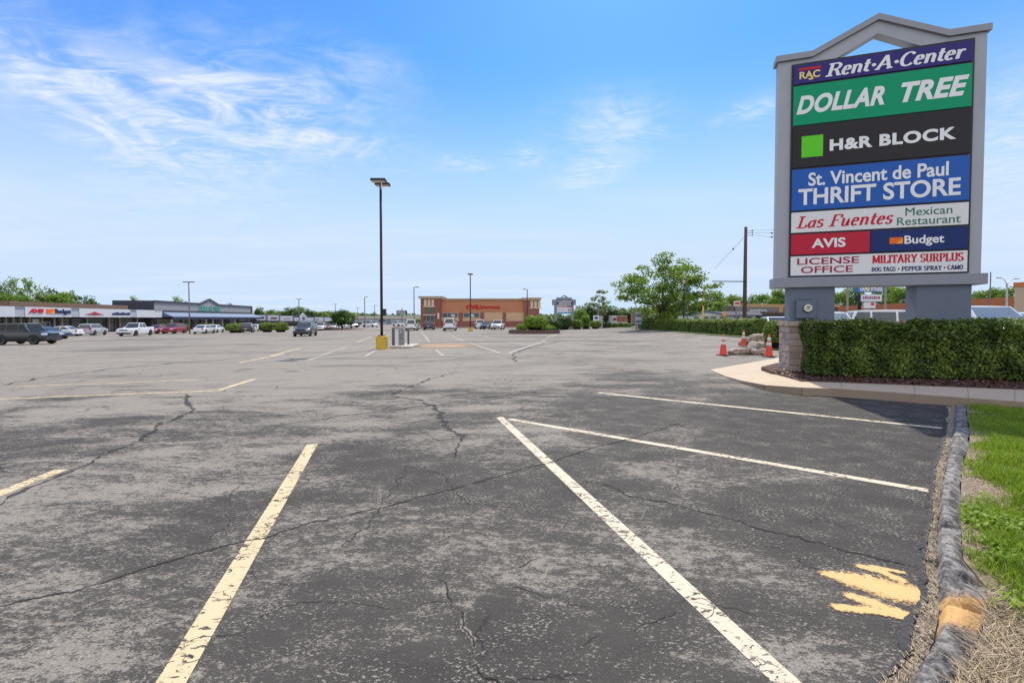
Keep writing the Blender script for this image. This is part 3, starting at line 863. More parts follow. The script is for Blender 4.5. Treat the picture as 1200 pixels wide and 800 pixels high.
# split-face block base
def blockwork(name, col):
    m, T, b = newmat(name)
    P = T.obj()
    br = T.node('ShaderNodeTexNoise', {'Vector': P, 'Scale': 4.0, 'Detail': 6.0}).outputs[0]
    f = T.noise(P, 30, 6, .7)
    at_ = T.node('ShaderNodeAttribute', attribute_name='tint').outputs['Fac']
    c = T.mix(at_, tuple(k * .62 for k in col), tuple(k * 1.2 for k in col))
    c = T.mix(T.math('MULTIPLY', br, .35), c, (.17, .14, .13))
    c = T.mix(T.math('MULTIPLY', T.ramp(f, .5, .75), .4), c, (.45, .41, .38))
    T.put(b, 'Base Color', c); b.inputs['Roughness'].default_value = .9
    T.put(b, 'Normal', T.bump(f, .8, .02))
    return m
BLOCK = blockwork('split_face_block', (.42, .325, .265))
def block_wall(name, x0, x1, y0, y1, z0, z1, course, blen, mat, parent, rag=.012):
    """a solid base whose four faces are coursed rough blocks (one mesh: masonry pattern)"""
    vs, fs, tint = [], [], []
    def face(o, ux, uz_len, wlen, nrm):
        nc = round((z1 - z0) / course)
        for r_ in range(nc):
            za, zb = z0 + (z1 - z0) * r_ / nc, z0 + (z1 - z0) * (r_ + 1) / nc
            x = -blen * (.5 if r_ % 2 else 0)
            while x < wlen:
                a, b_ = max(0, x), min(wlen, x + blen * random.uniform(.9, 1.1)); x = b_ if b_ > x else x + blen
                if b_ - a < .02: continue
                tt = random.random(); g_ = .006
                base = len(vs); us, zs = (0, .035, .35, .68, .965, 1), (0, .09, .5, .91, 1); K, L = len(us) - 1, len(zs) - 1
                off = rag * random.uniform(.2, 1.0)
                for j, fz in enumerate(zs):
                    for i, fu in enumerate(us):
                        u = a + (b_ - a) * fu; z = za + (zb - za) * fz
                        edge_ = i in (0, K) or j in (0, L)
                        out = -g_ if edge_ else off + rag * random.uniform(-.25, .35)
                        p = Vector(o) + Vector(ux) * u + Vector(nrm) * out
                        vs.append((p.x, p.y, z)); tint.append(.12 + tt * .88 if not edge_ else 0)
                for j in range(L):
                    for i in range(K):
                        q = base + j * (K + 1) + i
                        fs.append((q, q + 1, q + K + 2, q + K + 1))
    face((x0, y0, 0), (1, 0, 0), 0, x1 - x0, (0, -1, 0))
    face((x0, y1, 0), (0, -1, 0), 0, y1 - y0, (-1, 0, 0))
    face((x1, y0, 0), (0, 1, 0), 0, y1 - y0, (1, 0, 0))
    face((x1, y1, 0), (-1, 0, 0), 0, x1 - x0, (0, 1, 0))
    b0 = len(vs)
    vs += [(x0, y0, z1 - .002), (x1, y0, z1 - .002), (x1, y1, z1 - .002), (x0, y1, z1 - .002)]; tint += [.5] * 4; fs.append((b0, b0 + 1, b0 + 2, b0 + 3))
    me = bpy.data.meshes.new(name); me.from_pydata(vs, [], fs)
    me.attributes.new('tint', 'FLOAT', 'POINT').data.foreach_set('value', tint)
    me.materials.append(mat)
    return link(bpy.data.objects.new(name, me), parent)
base = block_wall('stone_base', -.05, SW + .15, -.6, .6, .0, 1.30, .163, .40, BLOCK, SGN)
cap = block_wall('cap_course', -.09, SW + .19, -.64, .64, 1.303, 1.43, .127, .30, BLOCK, base, .008)
for u0, u1 in ((0.0, 1.0), (SW - 1.05, SW)):
    m_ = MB(); m_.box(u0, u1, -.30, .27, 1.425, 2.289)
    bevel(m_.build('column', SIGN_BLUE, SGN), .006)
m_ = MB(); m_.box(s_inv(907.2, 331, -.40)[0], s_inv(1158.2, 326, -.40)[0], -.40, .26, 2.29, 2.54)
bevel(m_.build('ledge_beam', SIGN_GREY, SGN), .008)
# cabinet: one pale shell with the gable opening cut through
vcab = -.12
pts_top = [s_inv(x, y, vcab) for x, y in ((912.5, 75), (951.5, 69), (1029, 24.5), (1111, 43.5), (1156, 36))]
zt = 7.985
cabL, cabR = s_inv(908.6, 300, vcab)[0], s_inv(1150.0, 300, vcab)[0]
k1, ap, k2 = pts_top[1], pts_top[2], pts_top[3]
zL = (pts_top[0][1] + pts_top[4][1]) / 2
k1 = (k1[0], zL); k2 = (k2[0], zL)
ap = ((k1[0] + k2[0]) / 2, ap[1])
sl = (ap[1] - zL) / (ap[0] - k1[0])
ho = ap[0] - k1[0]
oh = [s_inv(979, 69.2, vcab)[0], s_inv(1077, 53, vcab)[0]]
wo = (oh[1] - oh[0]) / 2 * 1.02
oz = zt + .012
oz1 = s_inv(1027, 39.3, vcab)[1]
outer = [(cabL, 2.541), (cabL, zL), k1, ap, k2, (cabR, zL), (cabR, 2.541)]
# built as three convex-ish pieces welded: left leg, right leg, gable band
m_ = MB()
def ring(y):
    return [(cabL, y, 2.541), (cabL, y, zL), (k1[0], y, zL), (ap[0], y, ap[1]), (k2[0], y, zL), (cabR, y, zL), (cabR, y, 2.541),
            (ap[0] - wo, y, oz), (ap[0], y, oz1), (ap[0] + wo, y, oz), (cabL, y, oz), (cabR, y, oz)]
F, B_ = ring(vcab), ring(.15)
fc = [(0, 10, 11, 6), (10, 1, 2, 7), (2, 3, 8, 7), (3, 4, 9, 8), (4, 5, 11, 9)]
m_.v = F + B_
m_.f = [f for f in fc] + [tuple(i + 12 for i in reversed(f)) for f in fc]
for a, b_ in ((0, 10), (10, 1), (1, 2), (2, 3), (3, 4), (4, 5), (5, 11), (11, 6), (6, 0), (7, 8), (8, 9), (9, 7)):
    m_.f.append((a, b_, b_ + 12, a + 12))
CAB = m_.build('cabinet', SIGN_TOP, SGN)
# roof cap following the outline
m_ = MB(); th = .15
cp = [(cabL - .06, zL), k1, ap, k2, (cabR + .06, zL)]
up = [(x, z + th) for x, z in cp]
m_.v = [(x, y, z) for y in (vcab - .07, .22) for x, z in [(a, b_ + .004) for a, b_ in cp] + up]
for i in range(4):
    m_.f += [(i, i + 1, i + 6, i + 5), (i + 10, i + 15, i + 16, i + 11), (i + 5, i + 6, i + 16, i + 15), (i, i + 10, i + 11, i + 1)]
m_.f += [(0, 5, 15, 10), (4, 14, 19, 9)]
m_.build('roof_cap', SIGN_CAP, SGN)
# vertical metal seams of the cap
# black frame
m_ = MB(); m_.box(0, SW, -.17, vcab + .01, 2.572, zt)
FR = bevel(m_.build('panel_frame', SIGN_BLACK, SGN), .006)

def textmesh(s, bold=0.0, shear=0.0, spacing=1.0):
    cu = bpy.data.curves.new('lettering', 'FONT')
    cu.body = s; cu.shear = shear; cu.offset = bold; cu.extrude = .5; cu.space_character = spacing; cu.resolution_u = 6
    o = bpy.data.objects.new('tmp', cu); COL.objects.link(o)
    C.view_layer.update()
    me = bpy.data.meshes.new_from_object(o.evaluated_get(C.evaluated_depsgraph_get()))
    bpy.data.objects.remove(o); bpy.data.curves.remove(cu)
    me.name = 'lettering'
    return me
def place_text(me, name, x0, x1, z0, z1, yf, thick, mat, parent, keep=False):
    """fit a flat mesh (x,y) into the box x0..x1, z0..z1 of a wall plane at y=yf (front), thick deep"""
    co = np.empty(len(me.vertices) * 3, np.float32); me.vertices.foreach_get('co', co); co = co.reshape(-1, 3)
    lo, hi = co.min(0), co.max(0); ext = np.maximum(hi - lo, 1e-6)
    out = np.empty_like(co)
    out[:, 0] = x0 + (co[:, 0] - lo[0]) / ext[0] * (x1 - x0)
    out[:, 2] = z0 + (co[:, 1] - lo[1]) / ext[1] * (z1 - z0)
    out[:, 1] = yf - (co[:, 2] - lo[2]) / ext[2] * thick
    me.vertices.foreach_set('co', out.reshape(-1)); me.materials.clear(); me.materials.append(mat); me.update()
    return link(bpy.data.objects.new(name, me), parent)
def lettering(s, x0, x1, z0, z1, yf, mat, parent, bold=0.0, shear=0.0, spacing=1.0, thick=.006):
    return place_text(textmesh(s, bold, shear, spacing), 'lettering', x0, x1, z0, z1, yf, thick, mat, parent)

# --- a small pen for serif lettering: centre lines swept with a thick/thin nib
def arc(cx, cy, rx, ry, a0, a1, n=14):
    return [(cx + rx * math.cos(R(a0 + (a1 - a0) * i / n)), cy + ry * math.sin(R(a0 + (a1 - a0) * i / n))) for i in range(n + 1)]
SER = {   # width, strokes ; a stroke is a list of points ; 's' = serif bar (x,y,halfwidth)
    'M': (1.05, [[(.14, 0), (.14, 1)], [(.14, 1), (.52, .12)], [(.52, .12), (.90, 1)], [(.90, 1), (.90, 0)]], [(.14, 0, .14), (.90, 0, .16), (.12, 1, .12), (.92, 1, .12)]),
    'I': (.42, [[(.21, 0), (.21, 1)]], [(.21, 0, .2), (.21, 1, .2)]),
    'L': (.72, [[(.2, 0), (.2, 1)], [(.2, .03), (.62, .03), (.66, .26)]], [(.2, 1, .2), (.16, 0, .16)]),
    'T': (.82, [[(.41, 0), (.41, 1)], [(.06, .76), (.08, .97), (.74, .97), (.76, .76)]], [(.41, 0, .2)]),
    'A': (.92, [[(.12, 0), (.44, 1)], [(.44, 1), (.78, 0)], [(.24, .34), (.66, .34)]], [(.12, 0, .13), (.78, 0, .16)]),
    'R': (.88, [[(.2, 0), (.2, 1)], [(.2, .97), (.42, .97)] + arc(.42, .74, .26, .23, 90, -90) + [(.2, .51)], [(.40, .51), (.58, .36), (.72, .02)]], [(.18, 0, .2), (.12, 1, .12), (.78, 0, .1)]),
    'Y': (.86, [[(.43, 0), (.43, .46)], [(.43, .46), (.12, 1)], [(.43, .46), (.76, 1)]], [(.43, 0, .2), (.13, 1, .15), (.76, 1, .13)]),
    'S': (.70, [arc(.35, .735, .24, .235, 20, 230) + arc(.34, .265, .25, .235, 68, -160)], [(.60, .86, .04), (.09, .13, .04)]),
    'U': (.90, [[(.19, 1), (.19, .3)] + arc(.45, .3, .26, .28, 180, 360) + [(.71, 1)]], [(.19, 1, .19), (.72, 1, .15)]),
    'P': (.80, [[(.2, 0), (.2, 1)], [(.2, .97), (.42, .97)] + arc(.42, .72, .26, .25, 90, -90) + [(.2, .47)]], [(.2, 0, .2), (.12, 1, .12)]),
    'D': (.90, [[(.2, 0), (.2, 1)], [(.1, .97), (.36, .97)] + arc(.36, .5, .38, .47, 90, -90) + [(.1, .03)]], []),
    'O': (.90, [arc(.45, .5, .32, .48, 90, 450, 28)], []),
    'G': (.90, [arc(.47, .5, .34, .48, 40, 330, 24), [(.76, .05), (.76, .42)]], [(.76, .42, .14)]),
    'C': (.82, [arc(.46, .5, .33, .48, 42, 318, 24)], [(.70, .84, .04)]),
    'E': (.78, [[(.2, 0), (.2, 1)], [(.1, .97), (.64, .97), (.66, .76)], [(.2, .52), (.50, .52)], [(.1, .03), (.66, .03), (.69, .26)]], [(.50, .52, .03)]),
    'F': (.74, [[(.2, 0), (.2, 1)], [(.1, .97), (.66, .97), (.68, .74)], [(.2, .52), (.50, .52)]], [(.2, 0, .2), (.51, .52, .04)]),
    'a': (.62, [arc(.27, .30, .17, .28, 60, 330, 16), [(.46, .66), (.44, .12), (.56, .03)]], []),
    's': (.50, [arc(.24, .495, .14, .155, 20, 235) + arc(.24, .18, .16, .165, 65, -160)], []),
    'e': (.56, [[(.12, .34), (.42, .38)] + arc(.27, .44, .16, .21, -10, 130) + arc(.28, .30, .18, .28, 140, 320)], []),
    'n': (.66, [[(.16, 0), (.16, .64)], [(.16, .44)] + arc(.34, .42, .16, .22, 150, 0) + [(.50, .08), (.60, .03)]], [(.10, .62, .07)]),
    't': (.46, [[(.22, .9), (.20, .12), (.32, .02), (.40, .10)], [(.06, .62), (.40, .62)]], []),
    'r': (.52, [[(.17, 0), (.17, .64)], [(.17, .42), (.30, .62), (.44, .62)]], [(.11, .62, .07), (.42, .58, .05)]),
    'u': (.66, [[(.14, .64), (.14, .2)] + arc(.29, .2, .15, .18, 180, 330) + [(.48, .64), (.48, .1), (.60, .03)]], [(.10, .63, .06)]),
    '.': (.36, [arc(.18, .42, .05, .06, 0, 360, 10)], []), '*': (.46, [arc(.2, .42, .05, .06, 0, 360, 10)], []), ' ': (.40, [], []),
}
def pen_text(s, thick=.17, thin=.06, slant=0.0, spacing=.02, stencil=False):
    m_ = MB(); x = 0.0
    def quadstrip(pts):
        n = len(pts); vs = []
        for i in range(n):
            a, b_ = pts[max(0, i - 1)], pts[min(n - 1, i + 1)]
            dx_, dy_ = b_[0] - a[0], b_[1] - a[1]; l = math.hypot(dx_, dy_) or 1; dx_ /= l; dy_ /= l
            h_ = .5 * (thin + (thick - thin) * abs(dy_) ** 1.5)
            for k in (-1, 1): vs.append((pts[i][0] - dy_ * h_ * k, pts[i][1] + dx_ * h_ * k))
        V = [(p[0], p[1], z) for z in (0, 1) for p in vs]; N_ = 2 * n
        fs = []
        for i in range(n - 1):
            a = 2 * i
            fs += [(a, a + 1, a + 3, a + 2), (a + N_, a + 2 + N_, a + 3 + N_, a + 1 + N_), (a, a + 2, a + 2 + N_, a + N_), (a + 1, a + 1 + N_, a + 3 + N_, a + 3)]
        fs += [(0, N_, N_ + 1, 1), (N_ - 2, N_ - 1, 2 * N_ - 1, 2 * N_ - 2)]
        m_.add([(px_ + slant * py_, py_, z) for px_, py_, z in V], fs)
    for ch in s:
        wd, st, ser = SER[ch]
        if ch in '.*':                        # a round dot
            r_ = thick * .62; c0 = (x + .5 * wd + slant * .42, .42); N_ = 14
            V = [(c0[0] + r_ * math.cos(2 * math.pi * i / N_), c0[1] + r_ * math.sin(2 * math.pi * i / N_), z) for z in (0, .9) for i in range(N_)]
            m_.add(V, [tuple(range(N_ - 1, -1, -1)), tuple(range(N_, 2 * N_))] + [(i, (i + 1) % N_, (i + 1) % N_ + N_, i + N_) for i in range(N_)])
            x += wd + spacing; continue
        for j, p in enumerate(st):
            q = []
            for a, b_ in zip(p, p[1:]): q += [a, ((a[0] + b_[0]) / 2, (a[1] + b_[1]) / 2)]
            q.append(p[-1])
            # neighbouring strokes of a letter differ a hair in depth so that no two faces coincide
            k0 = len(m_.v); quadstrip([(x + a, b_) for a, b_ in q])
            for i in range(k0, len(m_.v)):
                v = m_.v[i]; m_.v[i] = (v[0], v[1], v[2] * (1 - .08 * j))
        for j, (a, b_, hw) in enumerate(ser):
            k0 = len(m_.v)
            h_ = thin * .62
            cy_ = min(max(b_, h_), 1 - h_) if b_ in (0, 1) else b_
            V = [(x + a + dx_ * hw, cy_ + dy_ * h_) for dx_, dy_ in ((-1, -1), (1, -1), (1, 1), (-1, 1))]
            zt_ = .66 - .05 * j
            m_.add([(p[0] + slant * p[1], p[1], z) for z in (0, zt_) for p in V], [(0, 3, 2, 1), (4, 5, 6, 7), (0, 1, 5, 4), (1, 2, 6, 5), (2, 3, 7, 6), (3, 0, 4, 7)])
        x += wd + spacing
    me = bpy.data.meshes.new('lettering'); me.from_pydata(m_.v, [], m_.f)
    return me

def plastic(name, col, rough=.35):
    return simple(name, col, rough, 0, .04, 1.0, 0, 60, .2, dirt=.13)
WHITE_L = plastic('letter_white', (.82, .82, .80)); RED_L = plastic('letter_red', (.56, .02, .045))
MAROON_L = plastic('letter_maroon', (.36, .025, .07)); GREEN_L = plastic('letter_dark_green', (.045, .16, .11)); NAVY_L = plastic('letter_navy', (.02, .035, .11))
GOLD_L = plastic('letter_gold', (.80, .62, .22)); ORANGE_L = plastic('letter_orange', (.85, .16, .02)); LTORANGE_L = plastic('letter_amber', (.9, .36, .05))
BRIGHT_G = plastic('square_green', (.12, .62, .02))
FW0, FW1 = .035, SW - .05
def panel(f0, f1, mat, u0=FW0, u1=FW1, label=None):
    z1, z0 = zt - (zt - 2.572) * f0, zt - (zt - 2.572) * f1
    m_ = MB(); m_.box(u0, u1, -.20, -.165, z0, z1)
    o = bevel(m_.build('sign_panel', mat, SGN), .004)
    if label: o['label'] = label
    return o, u0, u1, z0, z1
YF = -.2005
def T_on(pn, s, a, b_, c_, d_, mat, **k):
    """letters in fractions of the panel: a..b across, c..d from the bottom"""
    o, u0, u1, z0, z1 = pn
    return lettering(s, u0 + (u1 - u0) * a, u0 + (u1 - u0) * b_, z0 + (z1 - z0) * c_, z0 + (z1 - z0) * d_, YF, mat, o, **k)
def S_on(pn, s, a, b_, c_, d_, mat, **k):
    o, u0, u1, z0, z1 = pn
    return place_text(pen_text(s, **k), 'lettering', u0 + (u1 - u0) * a, u0 + (u1 - u0) * b_, z0 + (z1 - z0) * c_, z0 + (z1 - z0) * d_, YF, .007, mat, o)
def B_on(pn, a, b_, c_, d_, mat, name='logo_patch', poly=None, lift=0):
    o, u0, u1, z0, z1 = pn
    m_ = MB()
    f = poly or [(0, 0), (1, 0), (1, 1), (0, 1)]
    m_.prism([(u0 + (u1 - u0) * (a + (b_ - a) * x), z0 + (z1 - z0) * (c_ + (d_ - c_) * y)) for x, y in f], YF - .004 - lift, YF - lift)
    return m_.build(name, mat, o)
p = panel(.012, .098, plastic('panel_purple', (.035, .028, .17)), label='purple panel with white italic store name')
B_on(p, .03, .165, .70, .84, plastic('logo_red', (.5, .02, .02)))
T_on(p, 'RAC', .035, .16, .24, .64, GOLD_L, bold=.03)
B_on(p, .085, .125, .14, .24, GOLD_L, poly=[(0, 1), (.25, .3), (.5, 0), (.75, .3), (1, 1)], lift=.001)
S_on(p, 'Rent.A.Center', .19, .965, .16, .88, WHITE_L, thick=.20, thin=.085, slant=.24, spacing=-.03)
p = panel(.107, .290, plastic('panel_green', (.0, .30, .135)), label='green panel with white slanted capitals')
T_on(p, 'DOLLAR', .02, .535, .27, .74, WHITE_L, bold=.040, shear=.30, spacing=1.06)
T_on(p, 'TREE', .625, .985, .27, .74, WHITE_L, bold=.040, shear=.30, spacing=1.06)
p = panel(.298, .488, plastic('panel_charcoal', (.028, .024, .025)), label='charcoal panel with a bright green square')
B_on(p, .055, .185, .24, .76, BRIGHT_G, 'green_square')
T_on(p, 'H&R BLOCK', .225, .925, .34, .62, WHITE_L, bold=.042, spacing=1.1)
p = panel(.496, .688, plastic('panel_blue', (.022, .11, .42)), label='blue panel with white rounded lettering')
T_on(p, 'St. Vincent de Paul', .10, .89, .575, .90, WHITE_L, bold=.022)
T_on(p, 'THRIFT STORE', .04, .955, .12, .52, WHITE_L, bold=.024)
PW = plastic('panel_white', (.74, .74, .72))
p = panel(.697, .792, PW, label='white panel with red italic and green lettering')
S_on(p, 'Las Fuentes', .03, .60, .20, .80, RED_L, thick=.17, thin=.075, slant=.28, spacing=0)
T_on(p, 'Mexican', .665, .915, .53, .90, GREEN_L); T_on(p, 'Restaurant', .62, .96, .10, .47, GREEN_L)
p = panel(.801, .896, plastic('panel_red', (.50, .018, .045)), FW0, FW0 + (FW1 - FW0) * .47, label='red panel with white capitals')
T_on(p, 'AVIS', .27, .70, .30, .76, WHITE_L, bold=.03)
p = panel(.801, .896, plastic('panel_navy', (.012, .030, .14)), FW0 + (FW1 - FW0) * .473, FW1, label='navy panel with white lettering and orange logo')
B_on(p, .205, .345, .34, .64, ORANGE_L, poly=[(0, 0), (.35, 0), (1, .75), (1, 1), (0, 1)])
B_on(p, .265, .345, .34, .60, LTORANGE_L, poly=[(0, 0), (1, 0), (1, 1)], lift=.0005)
T_on(p, 'Budget', .36, .765, .20, .70, WHITE_L, bold=.022)
p = panel(.904, .995, PW, label='white panel with maroon and navy capitals')
T_on(p, 'LICENSE', .04, .41, .56, .90, MAROON_L, bold=.012); T_on(p, 'OFFICE', .065, .375, .12, .46, MAROON_L, bold=.012)
S_on(p, 'MILITARY SURPLUS', .487, .98, .50, .93, RED_L, thick=.25, thin=.07, spacing=.0)
for w_, a_, b_ in (('DOG TAGS', .484, .618), ('PEPPER SPRAY', .651, .868), ('CAMO', .897, .978)): S_on(p, w_, a_, b_, .10, .33, NAVY_L, thick=.24, thin=.09, spacing=.02)
for a_ in (.629, .876): B_on(p, a_, a_ + .011, .165, .265, RED_L, 'red_dot', poly=[(.5, 0), (.85, .15), (1, .5), (.85, .85), (.5, 1), (.15, .85), (0, .5), (.15, .15)])
# electric meter on the left column
m_ = MB(); m_.box(.135, .565, -.42, -.302, 1.50, 1.99)
mb = bevel(m_.build('meter_box', simple('meter_box_paint', (.12, .145, .19), .5, .1, .08), SGN), .02)
m_ = MB()
m_.box(.18, .50, -.44, -.30, 1.985, 2.012)
bevel(m_.build('box_hood', MATS['meter_box_paint'], mb), .006)
def disc(name, c, r, y0, y1, mat, parent, n=28):
    m_ = MB(); m_.add([(c[0] + r * k_ * math.cos(2 * math.pi * i / n), y, c[1] + r * k_ * math.sin(2 * math.pi * i / n)) for y, k_ in ((y0, 1), (y1 + .012, 1), (y1, .85)) for i in range(n)],
                      [(i, (i + 1) % n, (i + 1) % n + n, i + n) for i in range(n)] + [(i + n, (i + 1) % n + n, (i + 1) % n + 2 * n, i + 2 * n) for i in range(n)] + [tuple(range(2 * n, 3 * n))])
    return m_.build(name, mat, parent)
disc('meter_ring', (.385, 1.76), .115, -.42, -.455, simple('meter_ring_metal', (.10, .11, .12), .4, .5), mb)
disc('meter_dial', (.385, 1.76), .095, -.45, -.485, simple('meter_dial_face', (.62, .60, .47), .25, 0, .1, 14), mb)
m_ = MB(); m_.box(.345, .425, -.4882, -.487, 1.775, 1.80); m_.box(.355, .415, -.4883, -.487, 1.735, 1.748)
m_.build('dial_marks', SIGN_BLACK, mb)
m_ = MB(); m_.tube([(.39, -.34, 1.50), (.39, -.34, 1.43)], .02, 8)
m_.build('conduit', simple('conduit_metal', (.45, .46, .47), .4, .4), mb)

# ================================================================== HEDGES, SHRUBS
BOX_LEAF = foliage('boxwood_leaf', (.020, .040, .009), (.27, .38, .055), .38, (.36, .40, .12))
HEDGE_LEAF = foliage('hedge_leaf', (.07, .12, .02), (.34, .43, .08), .42, (.40, .42, .12))
LIME_LEAF = foliage('lime_leaf', (.10, .19, .020), (.34, .46, .05), .35, (.55, .58, .12))
DARK_LEAF = foliage('dark_shrub_leaf', (.018, .045, .012), (.075, .14, .022), .25)
TREE_LEAF = foliage('tree_leaf', (.065, .13, .015), (.28, .42, .05), .42, (.33, .42, .07))
TREE_LEAF_DARK = foliage('tree_leaf_dark', (.028, .062, .014), (.11, .19, .03), .35)
TREE_LEAF_PALE = foliage('tree_leaf_pale', (.10, .14, .045), (.30, .36, .12), .4)
LINDEN_LEAF = foliage('linden_leaf', (.018, .055, .010), (.10, .20, .025), .35)
TWIG = simple('twig_bark', (.045, .034, .024), .9, 0, .3, 8)
BARK = simple('tree_bark', (.085, .066, .05), .9, 0, .3, 6, .5, 40)
PALE_BARK = simple('pale_bark', (.22, .18, .15), .9, 0, .3, 6, .5, 40)

def hedge(name, label, cat, p0, p1, depth, h0, h1, leafsize, dens, mat, seed, group=None, z0=None, shoulder=.18, rough=.05, gap=.06, shoots=.012):
    """clipped hedge from p0 to p1 (front edge), depth away from the viewer's side; h0 front, h1 back height"""
    rg = np.random.default_rng(seed)
    p0, p1 = Vector((p0[0], p0[1], 0)), Vector((p1[0], p1[1], 0))
    L = (p1 - p0).length; ang = math.atan2(p1.y - p0.y, p1.x - p0.x)
    zb = G(p0.x, p0.y) if z0 is None else z0
    root = thing(name, label, cat, (p0.x, p0.y, zb), ang, group)
    hm = (h0 + h1) / 2
    # areas: front, back(sparse), ends, top
    def nz(u, z, k):
        return np.array([mnoise.noise(Vector((a * 1.3, b_ * 1.3, k + seed))) + .5 * mnoise.noise(Vector((a * 4, b_ * 4, k + seed))) for a, b_ in zip(u, z)])
    P, N = [], []
    def face(n, fn):
        pp, nn = fn(rg.random(n), rg.random(n)); P.append(pp); N.append(np.tile(nn, (n, 1)) if np.ndim(nn) == 1 else nn)
    def height(v): return h0 + (h1 - h0) * np.clip(v / (depth * .36), 0, 1) ** .8
    nf, nt, ne = int(L * h0 * dens), int(L * depth * dens), int(depth * hm * dens)
    def front(a, b_):
        u, z = a * L, gap + (h0 - gap) * b_
        v = nz(u, z, 0) * rough * 1.6 + rg.uniform(0, .12, len(a)) + shoulder * np.clip((z - h0 + shoulder) / shoulder, 0, 1) ** 2 + .10 * np.clip(.25 - z, 0, 1)
        return np.stack([u, v, z], 1), np.array([0, -1, .45])
    def backf(a, b_):
        u, z = a * L, gap + (h1 - gap) * b_
        return np.stack([u, depth - nz(u, z, 3) * rough - rg.uniform(0, .1, len(a)), z], 1), np.array([0, 1, .3])
    def top(a, b_):
        u, v = a * L, b_ * depth
        z = height(v) + nz(u, v, 7) * rough * 1.2 - rg.uniform(0, .1, len(a)) + rg.exponential(shoots, len(a)) - shoulder * .8 * np.clip((shoulder - v) / shoulder, 0, 1) ** 2
        return np.stack([u, v, z], 1), np.array([0, -.15, 1])
    def end(sgn):
        def f(a, b_):
            v = a * depth; z = gap + (height(v) - gap) * b_
            u = nz(v, z, 11) * rough + rg.uniform(0, .1, len(a)) + .12 * np.clip(.3 - np.minimum(np.minimum(v, depth - v), (height(v) - z)), 0, 1)
            return np.stack([u if sgn < 0 else L - u, v, z], 1), np.array([sgn * 1., 0, .35])
        return f
    face(nf, front); face(nt, top); face(int(nf * .35), backf); face(ne, end(-1)); face(ne, end(1))
    P, N = np.concatenate(P), np.concatenate(N)
    n = len(P)
    clump = np.array([mnoise.noise(Vector((p[0] * 2.6, p[1] * 2.6, p[2] * 2.6 + seed))) for p in P])
    t = np.clip(.36 + .40 * clump + rg.normal(0, .24, n), 0, 1)
    # sprigs standing a little proud on top
    cloud_mesh('leaves', leaves(P, N, leafsize, rg, 1.6, .55), t, mat, root)
    m_ = MB()
    ins = .13
    xs_ = np.linspace(ins, L - ins, max(2, int(L / .35))); prof = [(ins + .05, .02), (ins, gap + .18), (ins, h0 - .26), (ins + .12, h0 - .13), (depth * .42, h1 - .14), (depth - ins, h1 - .14), (depth - ins, .02)]
    vs = []
    for x in xs_:
        for v, z in prof:
            k_ = .05 * mnoise.noise(Vector((x * 2, v * 3, z * 3 + seed))); vs.append((x, v + k_, max(.0, z + k_)))
    K = len(prof)
    fs = [(i * K + k, (i + 1) * K + k, (i + 1) * K + k + 1, i * K + k + 1) for i in range(len(xs_) - 1) for k in range(K - 1)]
    fs += [tuple(range(K)), tuple(range(len(vs) - 1, len(vs) - K - 1, -1))]
    m_.add(vs, fs).build('dark_core', CORE, root)  # added solid core instead of branches, dark like the shaded inside
    return root
CORE = simple('hedge_inside', (.012, .018, .008), 1.0, 0, .4, 9, .6, 30)
CORE2 = CORE
# the near hedge in front of the sign's base
hedge('clipped_hedge', 'long dark green clipped hedge in front of the big pylon sign', 'hedge',
      (6.97, 10.98), (13.0, 9.45), 1.2, 1.10, 1.26, .040, 3100, BOX_LEAF, 5, z0=.15, rough=.10, shoulder=.16, shoots=.018)
# long hedge along the right edge of the lot: its face looks towards the lot (-x)
hedge('boundary_hedge', 'long light green hedge running away along the right side of the lot', 'hedge',
      (16.6, 63.0), (17.0, 33.6), .95, 1.22, 1.30, .085, 520, HEDGE_LEAF, 8, rough=.10, z0=.12)

def shrub(name, label, c, rx, ry, h, leafsize, n, mat, seed, group=None, cat='shrub', flat=.55):
    rg = np.random.default_rng(seed)
    root = thing(name, label, cat, c, rg.uniform(0, 6), group)
    d = rg.normal(0, 1, (n, 3)); d /= np.linalg.norm(d, axis=1, keepdims=True)
    d[:, 2] = np.where(d[:, 2] < -.5, -d[:, 2], d[:, 2])
    lump = np.array([mnoise.noise(Vector((a[0] * 2.2 + seed, a[1] * 2.2, a[2] * 2.2))) * .8 + .4 * mnoise.noise(Vector((a[0] * 5 + seed, a[1] * 5, a[2] * 5))) for a in d])
    r_ = (1 + .16 * lump - rg.uniform(0, .16, n))
    e = np.sign(d) * np.abs(d) ** .8
    P = np.stack([e[:, 0] * rx * r_, e[:, 1] * ry * r_, h * .52 + e[:, 2] * h * .5 * r_], 1)
    P[:, 2] = np.maximum(P[:, 2], .03)
    t = np.clip(.45 + .4 * lump + rg.normal(0, .2, n), 0, 1)
    cloud_mesh('leaves', leaves(P, d, leafsize, rg, 1.6, .6), t, mat, root)
    m_ = MB(); m_.lathe([(rx * .5, .0), (rx * .76, h * .3), (rx * .78, h * .55), (rx * .55, h * .8), (rx * .15, h * .9)], 12)
    o = m_.build('dark_core', CORE, root, smooth=True); o.scale = (1, ry / rx, 1)  # added dark core filling the shrub, no real branches
    return root
shrub('round_shrub', 'small round green shrub between the white car and the stone sign base', (13.05, 23.6, .02), .52, .55, 1.38, .07, 2600, HEDGE_LEAF, 21)

